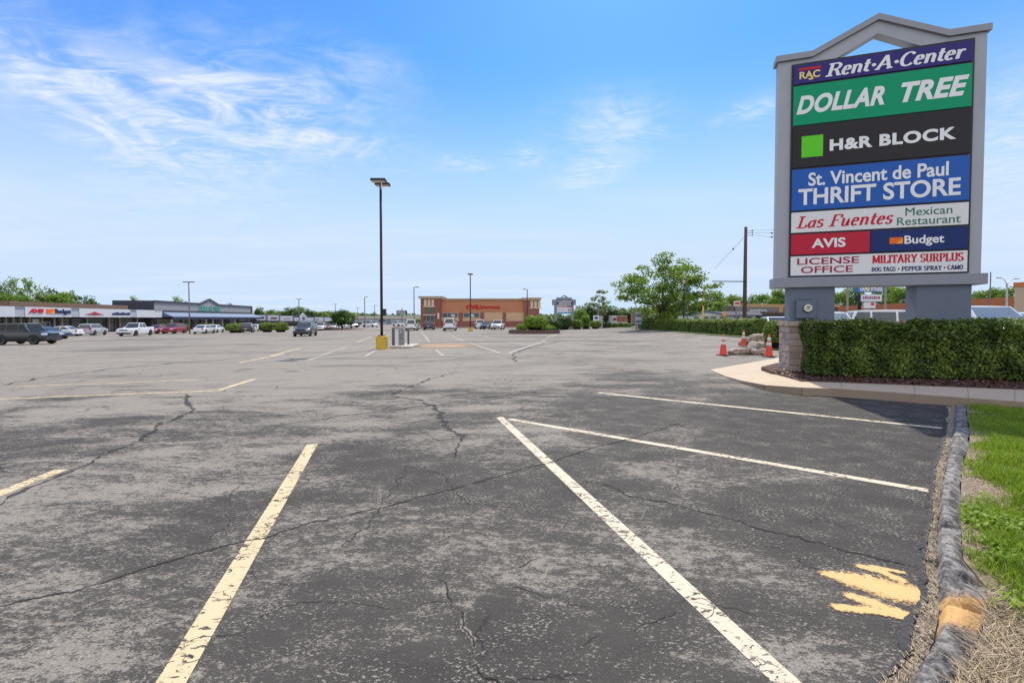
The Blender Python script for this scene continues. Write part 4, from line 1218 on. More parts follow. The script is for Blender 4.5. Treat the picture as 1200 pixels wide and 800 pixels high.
# ---- trees
def tree(name, label, base, height, rx, rz, cz, nclump, nleaf, leafsize, mat, seed, trunk_r=.18, group=None, ry=None, bark=None, clump_r=.30,
         fork=.35, flatten=.55, lean=0.0, airy=1.0):
    """tapered trunk, limbs reaching for the leaf clumps, leaves spread through the clumps"""
    rg = np.random.default_rng(seed); bark = bark or BARK; ry = ry or rx
    root = thing(name, label, 'tree', tuple(base), 0, group)
    cl_ = []
    tries = 0
    while len(cl_) < nclump and tries < 4000:
        tries += 1
        d = rg.normal(0, 1, 3); d /= np.linalg.norm(d)
        rr = rg.uniform(.35, 1.0) ** .6
        k_ = 1 + .25 * mnoise.noise(Vector((d[0] * 1.7 + seed, d[1] * 1.7, d[2] * 1.7)))
        p = np.array([d[0] * rx * rr * k_, d[1] * ry * rr * k_, cz + d[2] * rz * rr * k_])
        if p[2] < height * .12: continue
        cl_.append(p)
    cl_ = np.array(cl_)
    m_ = MB()
    zf = max(height * .1, min(cz - rz * fork, height * .6))
    tp = [(lean * (i / 6) ** 2 + .04 * trunk_r * math.sin(i * 2 + seed), .03 * math.cos(i * 1.7 + seed), zf * i / 6) for i in range(7)]
    m_.tube(tp, [trunk_r * (1.25 if i == 0 else 1 - .045 * i) for i in range(7)], 9)
    top_ = Vector(tp[-1])
    order = np.argsort(cl_[:, 2])
    for q, i in enumerate(order[::max(1, len(cl_) // 26)]):
        e_ = Vector(cl_[i]); st = Vector(tp[-1]) if q % 3 else Vector(tp[-2]).lerp(top_, .5)
        mid = st.lerp(e_, .45) + Vector((rg.normal(0, .05) * rx, rg.normal(0, .05) * rx, abs(rg.normal(0, .06)) * rz + .05 * rz))
        r0 = trunk_r * rg.uniform(.3, .55)
        m_.tube([st, st.lerp(mid, .5) + Vector((0, 0, .02 * height)), mid, mid.lerp(e_, .5) + Vector((0, 0, .01 * height)), e_], [r0, r0 * .8, r0 * .6, r0 * .38, r0 * .15], 6)
    # central leader
    m_.tube([top_, top_.lerp(Vector((lean, 0, cz + rz * .75)), .5), Vector((lean, 0, cz + rz * .8))], [trunk_r * .7, trunk_r * .4, trunk_r * .08], 7)
    m_.build('trunk', bark, root, smooth=True)
    per = nleaf // len(cl_)
    cr = clump_r * min(rx, rz) * rg.uniform(.65, 1.35, len(cl_))
    PP, NN, TT = [], [], []
    for c_, r_ in zip(cl_, cr):
        d = rg.normal(0, 1, (per, 3)); d /= np.linalg.norm(d, axis=1, keepdims=True)
        rad = r_ * rg.uniform(.15, 1.0, (per, 1)) ** .5 * airy
        o_ = d * rad * np.array([1.25, 1.25, flatten])
        PP.append(c_ + o_); NN.append(d * .5 + np.array([0, 0, .8]))
        TT.append(np.clip(rg.uniform(.2, .75) + rg.normal(0, .16, per), 0, 1))
    P = np.concatenate(PP); N = np.concatenate(NN)
    cloud_mesh('crown', leaves(P, N, leafsize, rg, 1.7, .7), np.concatenate(TT), mat, root)
    return root
def copy_tree(root, loc, rz, s, label, group=None, name=None):
    r_ = root.copy(); COL.objects.link(r_)
    r_.location = loc; r_.rotation_euler = (0, 0, rz); r_.scale = s if isinstance(s, tuple) else (s, s, s)
    r_['label'] = label
    if group: r_['group'] = group
    if name: r_.name = name
    for ch in list(root.children):
        c_ = ch.copy(); COL.objects.link(c_); c_.parent = r_
        for g_ in list(ch.children):
            d_ = g_.copy(); COL.objects.link(d_); d_.parent = c_
    return r_
# big honey locust behind the boundary hedge
bt = Vector((18.2, 58.0, .1))
tree('shade_tree', 'large spreading light green tree behind the long boundary hedge', bt, 8.9, 5.9, 3.85, 4.95, 125, 15000, .17, TREE_LEAF, 34, .16,
     clump_r=.23, fork=.85, flatten=.5, ry=5.2)

# ================================================================== CONES, ROCKS, NEAR OBJECTS
CONE_O = simple('cone_orange', (.78, .055, .018), .45, 0, .08, 6, dirt=.12)
CONE_W = simple('cone_reflective', (.72, .68, .62), .4, 0, .1, 10, dirt=.2)
RUBBER = simple('black_rubber', (.018, .018, .018), .75, 0, .2, 8)
def cone(c, label, rz, tilt=(0, 0)):
    root = thing('traffic_cone', label, 'traffic cone', c, rz, 'orange traffic cones around the broken rocks')
    root.rotation_euler = (tilt[0], tilt[1], rz)
    m_ = MB(); m_.slab([(-.21, -.17), (-.17, -.21), (.17, -.21), (.21, -.17), (.21, .17), (.17, .21), (-.17, .21), (-.21, .17)], 0, .035)
    bevel(m_.build('base', RUBBER, root), .008)
    r_ = lambda z: .150 - (z - .035) / (.86 - .035) * .118
    m_ = MB(); m_.lathe([(.165, .035), (.155, .05)] + [(r_(z), z) for z in (.06, .3, .6, .8)] + [(.030, .86), (.022, .868)], 24)
    m_.build('cone_body', CONE_O, root, smooth=True)
    for z0, z1 in ((.44, .56), (.62, .77)):
        m_ = MB(); m_.lathe([(r_(z0) - .02, z0), (r_(z0) + .004, z0), (r_(z1) + .004, z1), (r_(z1) - .02, z1)], 24)
        m_.build('reflective_band', CONE_W, root, smooth=True)
    return root
cone(gp(847.5, 416.5), 'orange cone on the left, alone on the asphalt beside the low flat rock', .2)
cone(gp(871, 406), 'orange cone at the back, half hidden behind the rocks', .5, (.0, .03))
cone(gp(901, 418), 'orange cone on the right, close to the stone sign base', .1)
m, T, b = newmat('limestone')
P = T.pos(); f = T.noise(P, 9, 7, .7); g2 = T.noise(P, 2.2, 4)
T.put(b, 'Base Color', T.mix(T.ramp(f, .35, .7), (.20, .155, .115), (.52, .44, .35))); b.inputs['Roughness'].default_value = .9
T.put(b, 'Normal', T.bump(f, .8, .05))
def rock(c, half, label, seed, rz, tilt=0.0):
    bm = bmesh.new(); bmesh.ops.create_icosphere(bm, subdivisions=4, radius=1.0)
    rg_ = random.Random(seed)
    cuts = [(Vector((rg_.gauss(0, 1), rg_.gauss(0, 1), rg_.gauss(0, .8))).normalized(), rg_.uniform(.55, .85)) for _ in range(10)]
    for v in bm.verts:
        p = v.co.copy()
        for n_, d_ in cuts:                       # broken flat faces
            k_ = p.dot(n_) - d_
            if k_ > 0: p -= n_ * k_ * .92
        p += p.normalized() * (.07 * mnoise.noise(p * 2.3 + Vector((seed, 0, 0))) + .03 * mnoise.noise(p * 7 + Vector((seed, 0, 0))))
        v.co = Vector((p.x * half[0], p.y * half[1], p.z * half[2]))
    me = bpy.data.meshes.new('rock'); bm.to_mesh(me); bm.free(); me.materials.append(MATS['limestone'])
    for p in me.polygons: p.use_smooth = False
    o = link(bpy.data.objects.new('rock', me)); o.location = Vector(c) + Vector((0, 0, half[2] * .55)); o.rotation_euler = (tilt, tilt * .6, rz)
    tag(o, label, 'rock', 'broken rocks beside the sign base')
g_ = gp
rock(gp(869.5, 415.5), (.62, .42, .20), 'long low flat rock in front of the pile between two cones', 1, .15)
rock(gp(885, 416), (.22, .2, .17), 'small broken stone between the flat rock and the right cone', 2, .5)
rock(gp(893, 415.5), (.34, .3, .17), 'low rock touching the back of the right cone', 3, .3)
rock(gp(883, 409.5), (.38, .3, .27), 'pale squarish rock in the middle of the pile', 4, 1.0)
rock(gp(893, 408.5), (.32, .28, .28), 'steep rock on the right of the pale squarish one', 5, .4)
rock(gp(886, 404.5) , (.98, .42, .42), 'largest rock, a brown slab leaning across the back of the pile', 6, -.12, -.18)
rock(gp(864, 409.5), (.2, .18, .14), 'small stone in front of the rear cone', 7, .9)

YEL = simple('base_yellow_paint', (.62, .40, .045), .75, 0, .18, 2.5, .3, 60, dirt=.55)
POLE = simple('pole_dark_bronze', (.030, .027, .024), .45, .3, .1)
POLE_G = simple('pole_grey', (.16, .165, .17), .5, .3, .1)
LENS = simple('lamp_lens', (.55, .50, .42), .3)
def lot_light(c, h, label, heads=1, base=None, r=.075, mat=POLE, rz=0.0, box=False, headspan=.72, group='parking lot light poles'):
    root = thing('lot_light', label, 'light pole', c, rz, group)
    zb = 0
    if base:
        m_ = MB(); m_.lathe([(base[0], -.1), (base[0], base[1] - .03), (base[0] - .03, base[1])], 28)
        m_.build('concrete_base', YEL, root, smooth=False); zb = base[1]
        m_ = MB(); m_.slab([(-.16, -.16), (.16, -.16), (.16, .16), (-.16, .16)], zb, zb + .04)
        m_.build('base_plate', mat, root)
    m_ = MB(); m_.tube([(0, 0, zb), (0, 0, h * .5), (0, 0, h)], [r, r * .93, r * .86], 12); m_.build('pole', mat, root, smooth=True)
    offs = {1: [(.0, -.42)], 2: [(0, -.36), (0, .36)], 11: [(.55, 0)], 22: [(-.5, 0), (.5, 0)]}[heads]
    for x, y in offs:
        m_ = MB()
        if heads in (11, 22): m_.box(x - .36, x + .36, y - .2, y + .2, h - .05, h + .09)
        else: m_.box(x - headspan / 2, x + headspan / 2, y - .20, y + .20, h - .08, h + .04)
        o = bevel(m_.build('lamp_head', mat, root), .025)
        m_ = MB()
        if heads in (11, 22): m_.box(x - .3, x + .3, y - .15, y + .15, h - .058, h - .051)
        else: m_.box(x - headspan / 2 + .05, x + headspan / 2 - .05, y - .17, y + .17, h - .092, h - .081)
        m_.build('lens', LENS, o)
        m_ = MB(); m_.tube([(0, 0, h - .08), (x * .5, y * .6, h - .04)], .03, 6); m_.build('arm', mat, root)
    if box:
        m_ = MB(); m_.box(.06, .22, -.08, .08, 2.0 - .35, 2.0); m_.build('junction_box', mat, root)
    return root
LP = lot_light(gp(447.5, 409), 8.25, 'tallest nearest light pole, black with four lamps on a yellow concrete base', 2, (.295, .66), .070, rz=.0, box=True)
# posts and cabinet on a concrete pad
pc = gp(468, 408)
m_ = MB(); m_.slab([(pc.x - .42, pc.y - .35), (pc.x + .68, pc.y - .42), (pc.x + .62, pc.y + 2.3), (pc.x - .42, pc.y + 2.3)], -.05, pc.z + .13)
tag(bevel(m_.build('concrete_pad', PADC), .02), 'low concrete pad under the grey posts beside the yellow light base', 'concrete pad')
STEEL = simple('weathered_steel', (.12, .125, .13), .55, .4, .15, 4, dirt=.4)
STEEL_L = simple('cabinet_grey', (.27, .275, .28), .5, .2, .1, 3, dirt=.4)
def post(px, Y, h, r, label):
    p = at(px, 400, Y); m_ = MB(); m_.lathe([(r, 0), (r, h - .03), (r * .8, h)], 18)
    o = m_.build('steel_post', STEEL, smooth=False); o.location = (p.x, Y, pc.z + .13); tag(o, label, 'post', 'steel guard posts on the concrete pad')
post(461, pc.y + .35, .93, .075, 'left dark steel guard post, the wider of the two on the pad')
post(478.6, pc.y + 1.2, .86, .055, 'right dark steel guard post, the thinner of the two on the pad')
p = at(470.6, 400, pc.y + .8)
cb = thing('service_cabinet', 'light grey service cabinet between the two dark posts', 'cabinet', (p.x, pc.y + .8, pc.z + .13), .05)
m_ = MB(); m_.box(-.14, .14, -.12, .12, 0, .88); bevel(m_.build('cabinet_body', STEEL_L, cb), .012)
m_ = MB(); m_.box(-.11, .11, -.128, -.121, .28, .80); bevel(m_.build('door_panel', simple('cabinet_door', (.22, .225, .23), .5, .2, .1), cb), .004)
m_ = MB(); m_.box(-.05, .05, -.136, -.129, .66, .74); m_.build('dial_window', simple('cabinet_dial', (.5, .5, .48), .3), cb)

# ================================================================== VEHICLES
GLASS = glassy('car_glass', (.03, .04, .042), .08)
GLASS_SKY = glassy('car_glass_sky', (.16, .20, .21), .12)  # bright sky reflection painted into the glass colour
GLASSD = glassy('car_glass_dark', (.006, .006, .007), .2)
GLASSD.node_tree.nodes['Principled BSDF'].inputs['Specular IOR Level'].default_value = .3
TYRE = simple('tyre_rubber', (.014, .014, .014), .85, 0, .2)
RIM = simple('wheel_rim', (.45, .46, .47), .3, .8, .1, 20)
TRIM = simple('black_trim', (.016, .016, .017), .55)
HEADL = simple('headlight_lens', (.70, .72, .74), .12)
TAILL = simple('taillight_red', (.30, .008, .01), .2)
PLATE = simple('license_plate', (.65, .67, .68), .4)
def carpaint(name, col):
    m, T, b = newmat(name)
    n = T.noise(T.obj(), 2.0, 4)
    T.put(b, 'Base Color', T.mix(n, tuple(c * .93 for c in col), col)); b.inputs['Roughness'].default_value = .32
    b.inputs['Coat Weight'].default_value = .7; b.inputs['Coat Roughness'].default_value = .06
    return m
PAINT = {'white': carpaint('paint_white', (.78, .78, .77)), 'silver': carpaint('paint_silver', (.46, .47, .48)), 'black': carpaint('paint_black', (.014, .015, .018)),
         'navy': carpaint('paint_navy', (.018, .026, .05)), 'red': carpaint('paint_red', (.36, .012, .02)), 'charcoal': carpaint('paint_charcoal', (.045, .048, .055)),
         'bluegrey': carpaint('paint_bluegrey', (.14, .18, .24))}
STY = {
    'short_suv': dict(L=4.25, W=1.88, H=1.82, belt=1.12, x=(.88, .42, -1.86, -2.02), top=[(-2.12, .75), (-2.1, 1.08), (-2.0, 1.13), (.88, 1.13), (1.75, 1.08), (2.06, .95), (2.12, .65)], wr=.40, wb=2.5, split=(-.05, -1.0)),  # L, W, H, belt, xa,xb,xc,xd, top profile [(x,z)], wheel radius, wheelbase, pillars
    'sedan': dict(L=4.75, W=1.82, H=1.44, belt=.92, x=(1.0, .25, -.95, -1.75), top=[(-2.37, .80), (-2.25, .96), (-1.7, 1.0), (1.0, .95), (1.9, .84), (2.25, .70), (2.37, .58)], wr=.33, wb=2.75, split=(-.35,)),
    'suv': dict(L=4.75, W=1.9, H=1.74, belt=1.08, x=(1.05, .40, -1.95, -2.22), top=[(-2.37, .75), (-2.33, 1.05), (-2.2, 1.10), (1.05, 1.10), (1.95, 1.02), (2.28, .88), (2.37, .65)], wr=.37, wb=2.78, split=(-.25, -1.3)),
    'van': dict(L=5.5, W=2.0, H=2.08, belt=1.18, x=(1.75, .95, -2.6, -2.68), top=[(-2.75, .8), (-2.72, 1.15), (-2.6, 1.2), (1.75, 1.18), (2.4, 1.02), (2.68, .85), (2.75, .65)], wr=.36, wb=3.4, split=(.55, -1.0)),
    'pickup': dict(L=5.7, W=1.98, H=1.86, belt=1.14, x=(1.05, .42, -.85, -.98), top=[(-2.85, .85), (-2.83, 1.22), (-1.02, 1.22), (-.95, 1.14), (1.05, 1.14), (2.45, 1.08), (2.75, .95), (2.85, .7)], wr=.40, wb=3.5, split=(-.15,)),
}
def vehicle(name, label, cat, style, paint, loc, yaw, group=None, lower=None, roof=None, scale=1.0, glass=None):
    S = STY[style]; W2 = S['W'] / 2; body = PAINT[paint]; glass = glass or GLASS
    root = thing(name, label, cat, tuple(loc), R(yaw), group); root.scale = (scale,) * 3
    m_ = MB(); vs = []; zb = .26
    top = S['top']; L2_ = S['L'] / 2
    xs_ = sorted(set([t[0] for t in top] + list(np.linspace(-L2_, L2_, 15))))
    def ztop(x):
        for (a, za), (b_, zb_) in zip(top, top[1:]):
            if a <= x <= b_: return za + (zb_ - za) * (x - a) / (b_ - a)
        return top[-1][1]
    K = 10
    for x in xs_:
        e_ = max(0, (abs(x) - (L2_ - .5)) / .5); w_ = W2 * (1 - .12 * e_ ** 2); zt_ = ztop(x); z0 = zb + .12 * e_ ** 2
        half = [(w_ * .90, z0), (w_ * .985, z0 + .12), (w_ * 1.0, z0 + (zt_ - z0) * .55), (w_ * .965, zt_ - .06), (w_ * .87, zt_)]
        vs += [(x, y, z) for y, z in half] + [(x, -y, z) for y, z in reversed(half)]
    n = len(xs_)
    fs = [(i * K + k, i * K + (k + 1) % K, (i + 1) * K + (k + 1) % K, (i + 1) * K + k) for i in range(n - 1) for k in range(K)]
    fs += [tuple(range(K)), tuple(range((n - 1) * K, n * K))]
    m_.add(vs, fs)
    xa, xb, xc, xd = S['x']; bz, rz_ = S['belt'] - .02, S['H']; wb_, wr_ = W2 * .90, W2 * .74
    cab = [(xa, bz, wb_), (xb, rz_ - .04, wr_), ((xb * .7 + xc * .3), rz_, wr_ * .99), ((xb * .2 + xc * .8), rz_ - .005, wr_ * .98), (xc, rz_ - .06, wr_ * .97), (xd, bz, wb_)]
    v2 = [(x, w_, z) for x, z, w_ in cab] + [(x, -w_, z) for x, z, w_ in cab]
    m_.add(v2, [(i, i + 1, i + 7, i + 6) for i in range(5)] + [(0, 1, 2, 3, 4, 5), (11, 10, 9, 8, 7, 6)])
    bo = m_.build('body', body, root, smooth=True)
    bo.data.shade_smooth() if hasattr(bo.data, 'shade_smooth') else None
    em = bo.modifiers.new('edge', 'EDGE_SPLIT'); em.split_angle = R(32)
    def lerp3(a, b_, t): return tuple(a[i] + (b_[i] - a[i]) * t for i in range(3))
    def pane(q, name_, ins, off):
        q = [Vector(p) for p in q]; c_ = sum(q, Vector()) / 4; nn = (q[1] - q[0]).cross(q[3] - q[0]).normalized()
        if nn.dot(c_ - Vector((0, 0, .9))) < 0: nn = -nn
        w_ = [p.lerp(c_, ins) + nn * off for p in q]
        m2 = MB(); m2.add([p for p in w_] + [p - nn * .02 for p in w_], [(0, 1, 2, 3), (0, 4, 5, 1), (1, 5, 6, 2), (2, 6, 7, 3), (3, 7, 4, 0)])
        return m2.build(name_, glass, root)
    A, B2, E_, D = v2[0], v2[1], v2[4], v2[5]; A_, B_2, E_2, D_ = v2[6], v2[7], v2[10], v2[11]
    pane([A, A_, B_2, B2], 'windshield', .09, .008)
    pane([D, D_, E_2, E_], 'rear_window', .14 if style != 'van' else .2, .008)
    cuts = [xa - .14] + list(S['split']) + [xd + .10]
    for sg in (1, -1):
        for a, b_ in zip(cuts, cuts[1:]):
            def pt(x, f):
                # point on the side face, f from belt to roof; x clipped to slanted pillars
                z = bz + (rz_ - .07 - bz) * f; w_ = wb_ + (wr_ - wb_) * f
                xf = xa + (xb - xa) * f - .12; xr = xd + (xc - xd) * f + .10
                return (min(max(x, xr), xf), sg * w_, z)
            q = [pt(a - .04, .1), pt(b_ + .04, .1), pt(b_ + .04, .94), pt(a - .04, .94)]
            if abs(q[0][0] - q[1][0]) < .12: continue
            pane(q, 'side_window', .02, .012)
    wx = S['wb'] / 2
    for x in (wx, -wx):
        for sg in (1, -1):
            rr = S['wr']
            m2 = MB(); y0 = sg * (W2 * 1.0 + .003)
            m2.add([(x + rr * 1.17 * math.cos(t), y0, max(rr + rr * 1.17 * math.sin(t), zb + .02)) for t in [i * math.pi / 12 - .25 for i in range(15)]] , [tuple(range(15))])
            m2.add([(x + rr * 1.17 * math.cos(t), y0 - sg * .02, max(rr + rr * 1.17 * math.sin(t), zb + .02)) for t in [i * math.pi / 12 - .25 for i in range(15)]], [tuple(range(15))])
            m2.build('wheel_arch', TRIM, root)
            wh = bpy.data.objects.new('wheel', None); link(wh, root); wh.location = (x, sg * (W2 - .10), rr); wh.rotation_euler = (R(90) * (-sg), 0, 0)
            m2 = MB(); m2.lathe([(rr * .6, -.11), (rr * .93, -.11), (rr, -.07), (rr, .08), (rr * .93, .13), (rr * .64, .125)], 20); m2.build('tyre', TYRE, wh, smooth=False)
            m2 = MB(); m2.lathe([(rr * .63, .02), (rr * .63, .128), (rr * .52, .115), (rr * .2, .10), (rr * .14, .122)], 14); m2.build('rim', RIM, wh)
    zf = ztop(L2_ - .2)
    for sg in (1, -1):
        m2 = MB(); m2.box(L2_ - .28, L2_ - .02, sg * W2 * .80 - .16, sg * W2 * .80 + .16, zf - .20, zf - .04); bevel(m2.build('headlight', HEADL, root), .02)
        zr = {'van': 1.0, 'suv': 1.0, 'short_suv': 1.0, 'pickup': .98, 'sedan': .84}[style]
        m2 = MB(); m2.box(-L2_ - .012, -L2_ + .16, sg * W2 * .80 - .11, sg * W2 * .80 + .11, zr - .12, zr + (.22 if style in ('van', 'suv', 'short_suv') else .10)); bevel(m2.build('taillight', TAILL, root), .02)
        m2 = MB(); m2.box(xa - .32, xa - .14, sg * (W2 + .08) - .08, sg * (W2 + .08) + .08, S['belt'] - .02, S['belt'] + .14); bevel(m2.build('mirror', body, root), .03)
    m2 = MB(); m2.box(L2_ - .10, L2_ + .012, -W2 * .5, W2 * .5, zf - .22, zf - .06); bevel(m2.build('grille', TRIM, root), .01)
    for sx in (1, -1):
        m2 = MB(); m2.box(*sorted((sx * (L2_ - .16), sx * (L2_ + .06))), -W2 * .88, W2 * .88, .34, .52); bevel(m2.build('bumper', TRIM if lower else body, root), .04)
    m2 = MB(); m2.box(-L2_ - .07, -L2_ - .058, -.16, .16, .58 if style == 'sedan' else .62, .73 if style == 'sedan' else .77); m2.build('license_plate', PLATE, root)
    if style == 'pickup':
        m2 = MB(); m2.box(-2.75, -1.06, -W2 * .78, W2 * .78, 1.2, 1.226); m2.build('bed_cover', TRIM, root)
    if style in ('suv',) and roof:
        for sg in (1, -1):
            m2 = MB(); m2.tube([(xb - .3, sg * wr_ * .88, rz_ + .04), (xc + .3, sg * wr_ * .88, rz_ + .04)], .022, 6); m2.build('roof_rail', TRIM, root)
    return root
def byw(pr, pf, style, **k):
    """stand a vehicle by its near rear and front wheel contact points in plan"""
    a, b_ = gp(*pr), gp(*pf); d = (b_ - a); return (a + b_) / 2, math.degrees(math.atan2(d.y, d.x))
c_ = gp(19, 404)
vehicle('suv', 'dark two tone boxy SUV cut by the left picture edge, facing right', 'car', 'short_suv', 'black', c_ + Vector((0, .9, 0)), 5, lower=True, scale=.97, glass=GLASSD)
vehicle('sedan', 'navy blue sedan just behind the dark boxy SUV, facing right', 'car', 'sedan', 'navy', gp(46, 397.5) + Vector((0, .8, 0)), 6)
vehicle('sedan', 'white sedan half hidden between the dark SUV and the navy sedan', 'car', 'sedan', 'white', gp(44, 394.5), 12)
vehicle('sedan', 'white sedan with its nose to the shops, between the navy sedan and the silver SUV', 'car', 'sedan', 'white', gp(72, 394), 190)
vehicle('suv', 'silver SUV seen from behind, driving toward the shops under the car hire sign', 'car', 'suv', 'silver', gp(102, 393) + Vector((0, 1, 0)), 106)
vehicle('pickup_truck', 'white pickup truck with black grille facing left in front of the blank shop sign', 'truck', 'pickup', 'white', gp(153, 393.5) + Vector((0, 1, 0)), 279, lower=True)
vehicle('sedan', 'bright red sedan directly right of the white pickup truck', 'car', 'sedan', 'red', gp(179, 391) + Vector((0, 1, 0)), 281)
vehicle('suv', 'red SUV between the red sedan and a round green planter bush', 'car', 'suv', 'red', gp(199, 391) + Vector((0, 1, 0)), 278)
vehicle('sedan', 'white sedan seen from behind in front of the green lettered store', 'car', 'sedan', 'white', gp(235, 391) + Vector((0, 1, 0)), 99)
vehicle('sedan', 'small white car between the white sedan and the long planter hedge', 'car', 'sedan', 'white', gp(252, 389.5), 103)
vehicle('suv', 'black SUV seen from behind at the right end of the blue awning', 'car', 'suv', 'black', gp(290, 389.5), 112, lower=True)
vehicle('sedan', 'white car parked just right of the black SUV', 'car', 'sedan', 'white', gp(299, 388), 108)
vehicle('suv', 'dark SUV coming toward the camera alone in the open lot', 'car', 'suv', 'charcoal', gp(352, 394) + Vector((.2, 1, 0)), 280, lower=True)
vehicle('sedan', 'blue grey sedan parked behind the coming dark SUV', 'car', 'sedan', 'bluegrey', gp(367, 387), 284)
vehicle('suv', 'white SUV parked left of the small red car under the gabled shop', 'car', 'suv', 'white', gp(376, 387), 282)
vehicle('sedan', 'small red car half hidden by the bushy lot tree', 'car', 'sedan', 'red', gp(383, 386.3), 280)
vehicle('sedan', 'white sedan parked under the bushy lot tree', 'car', 'sedan', 'white', gp(391, 386), 280)
vehicle('sedan', 'dark sedan in the gap just right of the bushy lot tree', 'car', 'sedan', 'navy', gp(411, 384.2), 235)
vehicle('sedan', 'white sedan right behind the trunk of the bushy lot tree', 'car', 'sedan', 'white', gp(404, 384.8), 235)
vehicle('van', 'white van driving alone left of the tall black light pole', 'van', 'van', 'white', gp(434, 383.2), -25)
vehicle('suv', 'small white SUV left of the first white van near the red brick pharmacy', 'car', 'suv', 'white', gp(467, 382.3), -40)
vehicle('van', 'white van seen from behind, left of the navy car at the pharmacy', 'van', 'van', 'white', gp(483, 387.2), 97, lower=True)
vehicle('suv', 'navy SUV seen from behind between two white vans', 'car', 'suv', 'navy', gp(503, 386.3), 95, lower=True)
vehicle('van', 'white van seen from behind in front of the pharmacy windows', 'van', 'van', 'white', gp(527.5, 387.2), 94, lower=True)
vehicle('pickup_truck', 'white pickup truck seen from behind right of the pharmacy windows', 'truck', 'pickup', 'white', gp(562.5, 385.0), 97)
vehicle('sedan', 'dark sedan between the white pickup truck and the oncoming white SUV', 'car', 'sedan', 'black', gp(570, 385.6), 262)
vehicle('suv', 'white SUV facing the camera in front of the tan pharmacy wall panel', 'car', 'suv', 'white', gp(583.5, 386.2), 262, lower=True)
def lotpos(px, Y): p = yx(px, Y); return p
vehicle('sedan', 'white sedan between the long boundary hedge and the round shrub', 'car', 'sedan', 'white', lotpos(909, 35), 262)
vehicle('suv', 'white SUV seen between the sign columns at the left, nose to the right', 'car', 'suv', 'white', lotpos(966, 21.5), -102, scale=1.03, glass=GLASS_SKY)
vehicle('sedan', 'white sedan seen between the sign columns in the middle', 'car', 'sedan', 'white', lotpos(1008, 26), -95, scale=1.12, glass=GLASS_SKY)
vehicle('suv', 'white SUV seen between the sign columns at the right, with a black rear side window', 'car', 'suv', 'white', lotpos(1052, 24), -22, scale=1.0)
vehicle('suv', 'large white SUV just right of the right sign column', 'car', 'suv', 'white', lotpos(1146, 17.6), -92, scale=1.06, glass=GLASS_SKY)
vehicle('sedan', 'white sedan at the right picture edge beyond the near hedge', 'car', 'sedan', 'white', lotpos(1190, 24), -84, scale=1.12, glass=GLASS_SKY)

# ================================================================== BUILDINGS
def brickmat(name, c0, c1, mort, scale=1.0):
    m, T, b = newmat(name)
    P = T.obj(); x, y, z = T.sep(P)
    uv = T.node('ShaderNodeCombineXYZ', {0: T.math('ADD', x, y), 1: z, 2: 0.0}).outputs[0]
    br = T.node('ShaderNodeTexBrick', {'Vector': uv, 'Color1': (*c0, 1), 'Color2': (*c1, 1), 'Mortar': (*mort, 1), 'Scale': scale, 'Mortar Size': .012, 'Brick Width': .22, 'Row Height': .075})
    T.put(b, 'Base Color', T.mix(T.math('MULTIPLY', T.noise(P, 1.3, 4), .4), br.outputs[0], tuple(k * .7 for k in c0))); b.inputs['Roughness'].default_value = .9
    return m
BRICK = brickmat('pharmacy_brick', (.24, .055, .035), (.30, .075, .045), (.30, .20, .16))
EIFS = simple('orange_stucco', (.47, .20, .105), .9, 0, .08, .6, .2, 60)
TANP = simple('tan_stucco', (.56, .38, .23), .9, 0, .08, .6, .2, 60)
CREAM = simple('cream_trim', (.60, .48, .33), .8)
TANTRIM = simple('tan_cornice', (.34, .26, .16), .8)
SHOPGLASS = glassy('shop_glass', (.03, .035, .038), .08)
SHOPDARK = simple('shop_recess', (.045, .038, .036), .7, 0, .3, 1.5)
ALU = simple('window_frame_metal', (.42, .42, .41), .5, .3)
ROOFG = simple('flat_roof', (.30, .29, .28), .9)
class Fac:
    """a facade through two plan points; turns picture points into (u, z) on it"""
    def __init__(s, pa, pb):
        s.a, s.b = Vector(pa).to_2d(), Vector(pb).to_2d(); s.d = (s.b - s.a).normalized(); s.n = Vector((-s.d.y, s.d.x))
        s.ang = math.atan2(s.d.y, s.d.x); s.L = (s.b - s.a).length
    def uz(s, px, py, v=0.0):
        d = ray(px, py); n3 = Vector((s.n.x, s.n.y, 0)); p0 = Vector((s.a.x, s.a.y, 0)) + n3 * v
        t = (p0 - Vector((0, 0, H_EYE))).dot(n3) / d.dot(n3); p = Vector((0, 0, H_EYE)) + d * t
        return ((p.to_2d() - s.a).dot(s.d), p.z)
def bx(name, mat, root, x0, x1, y0, y1, z0, z1, bev=0):
    m_ = MB(); m_.box(x0, x1, y0, y1, z0, z1); o = m_.build(name, mat, root)
    return bevel(o, bev) if bev else o
# ---- pharmacy
Yc = 110.0
f = Fac((at(493, 380, Yc).x, Yc), (at(632, 380, Yc).x, Yc))
zg = G(f.a.x + 10, Yc) - .02
ph = thing('pharmacy_building', 'orange stucco and red brick pharmacy with a red name sign and two corner towers', 'building', (f.a.x, f.a.y, zg), f.ang)
X = lambda px: f.uz(px, 380)[0]
Z = lambda py: f.uz(560, py)[1] - zg
xt0, xt1, xu0, xu1 = X(493), X(516.5), X(614), X(632)
bx('wall', EIFS, ph, xt1 - .5, xu0 + .5, .6, 24, 0, Z(351.5))
bx('cornice', TANTRIM, ph, xt1 - .6, xu0 + .6, .35, .75, Z(351.5) + .002, Z(349.6))
bx('brick_base', BRICK, ph, xt1, xu0, .38, .597, -.3, Z(376.2))
for a, b_ in ((538, 541.5), (563.5, 567), (589, 592.7)): bx('brick_pilaster', BRICK, ph, X(a), X(b_), .34, .595, Z(376.2) + .003, Z(366.3))
for a, b_ in ((567, 589), (592.7, 614)): bx('tan_panel', TANP, ph, X(a) + .01, X(b_) - .01, .5, .597, Z(376.2) + .003, Z(366.2))
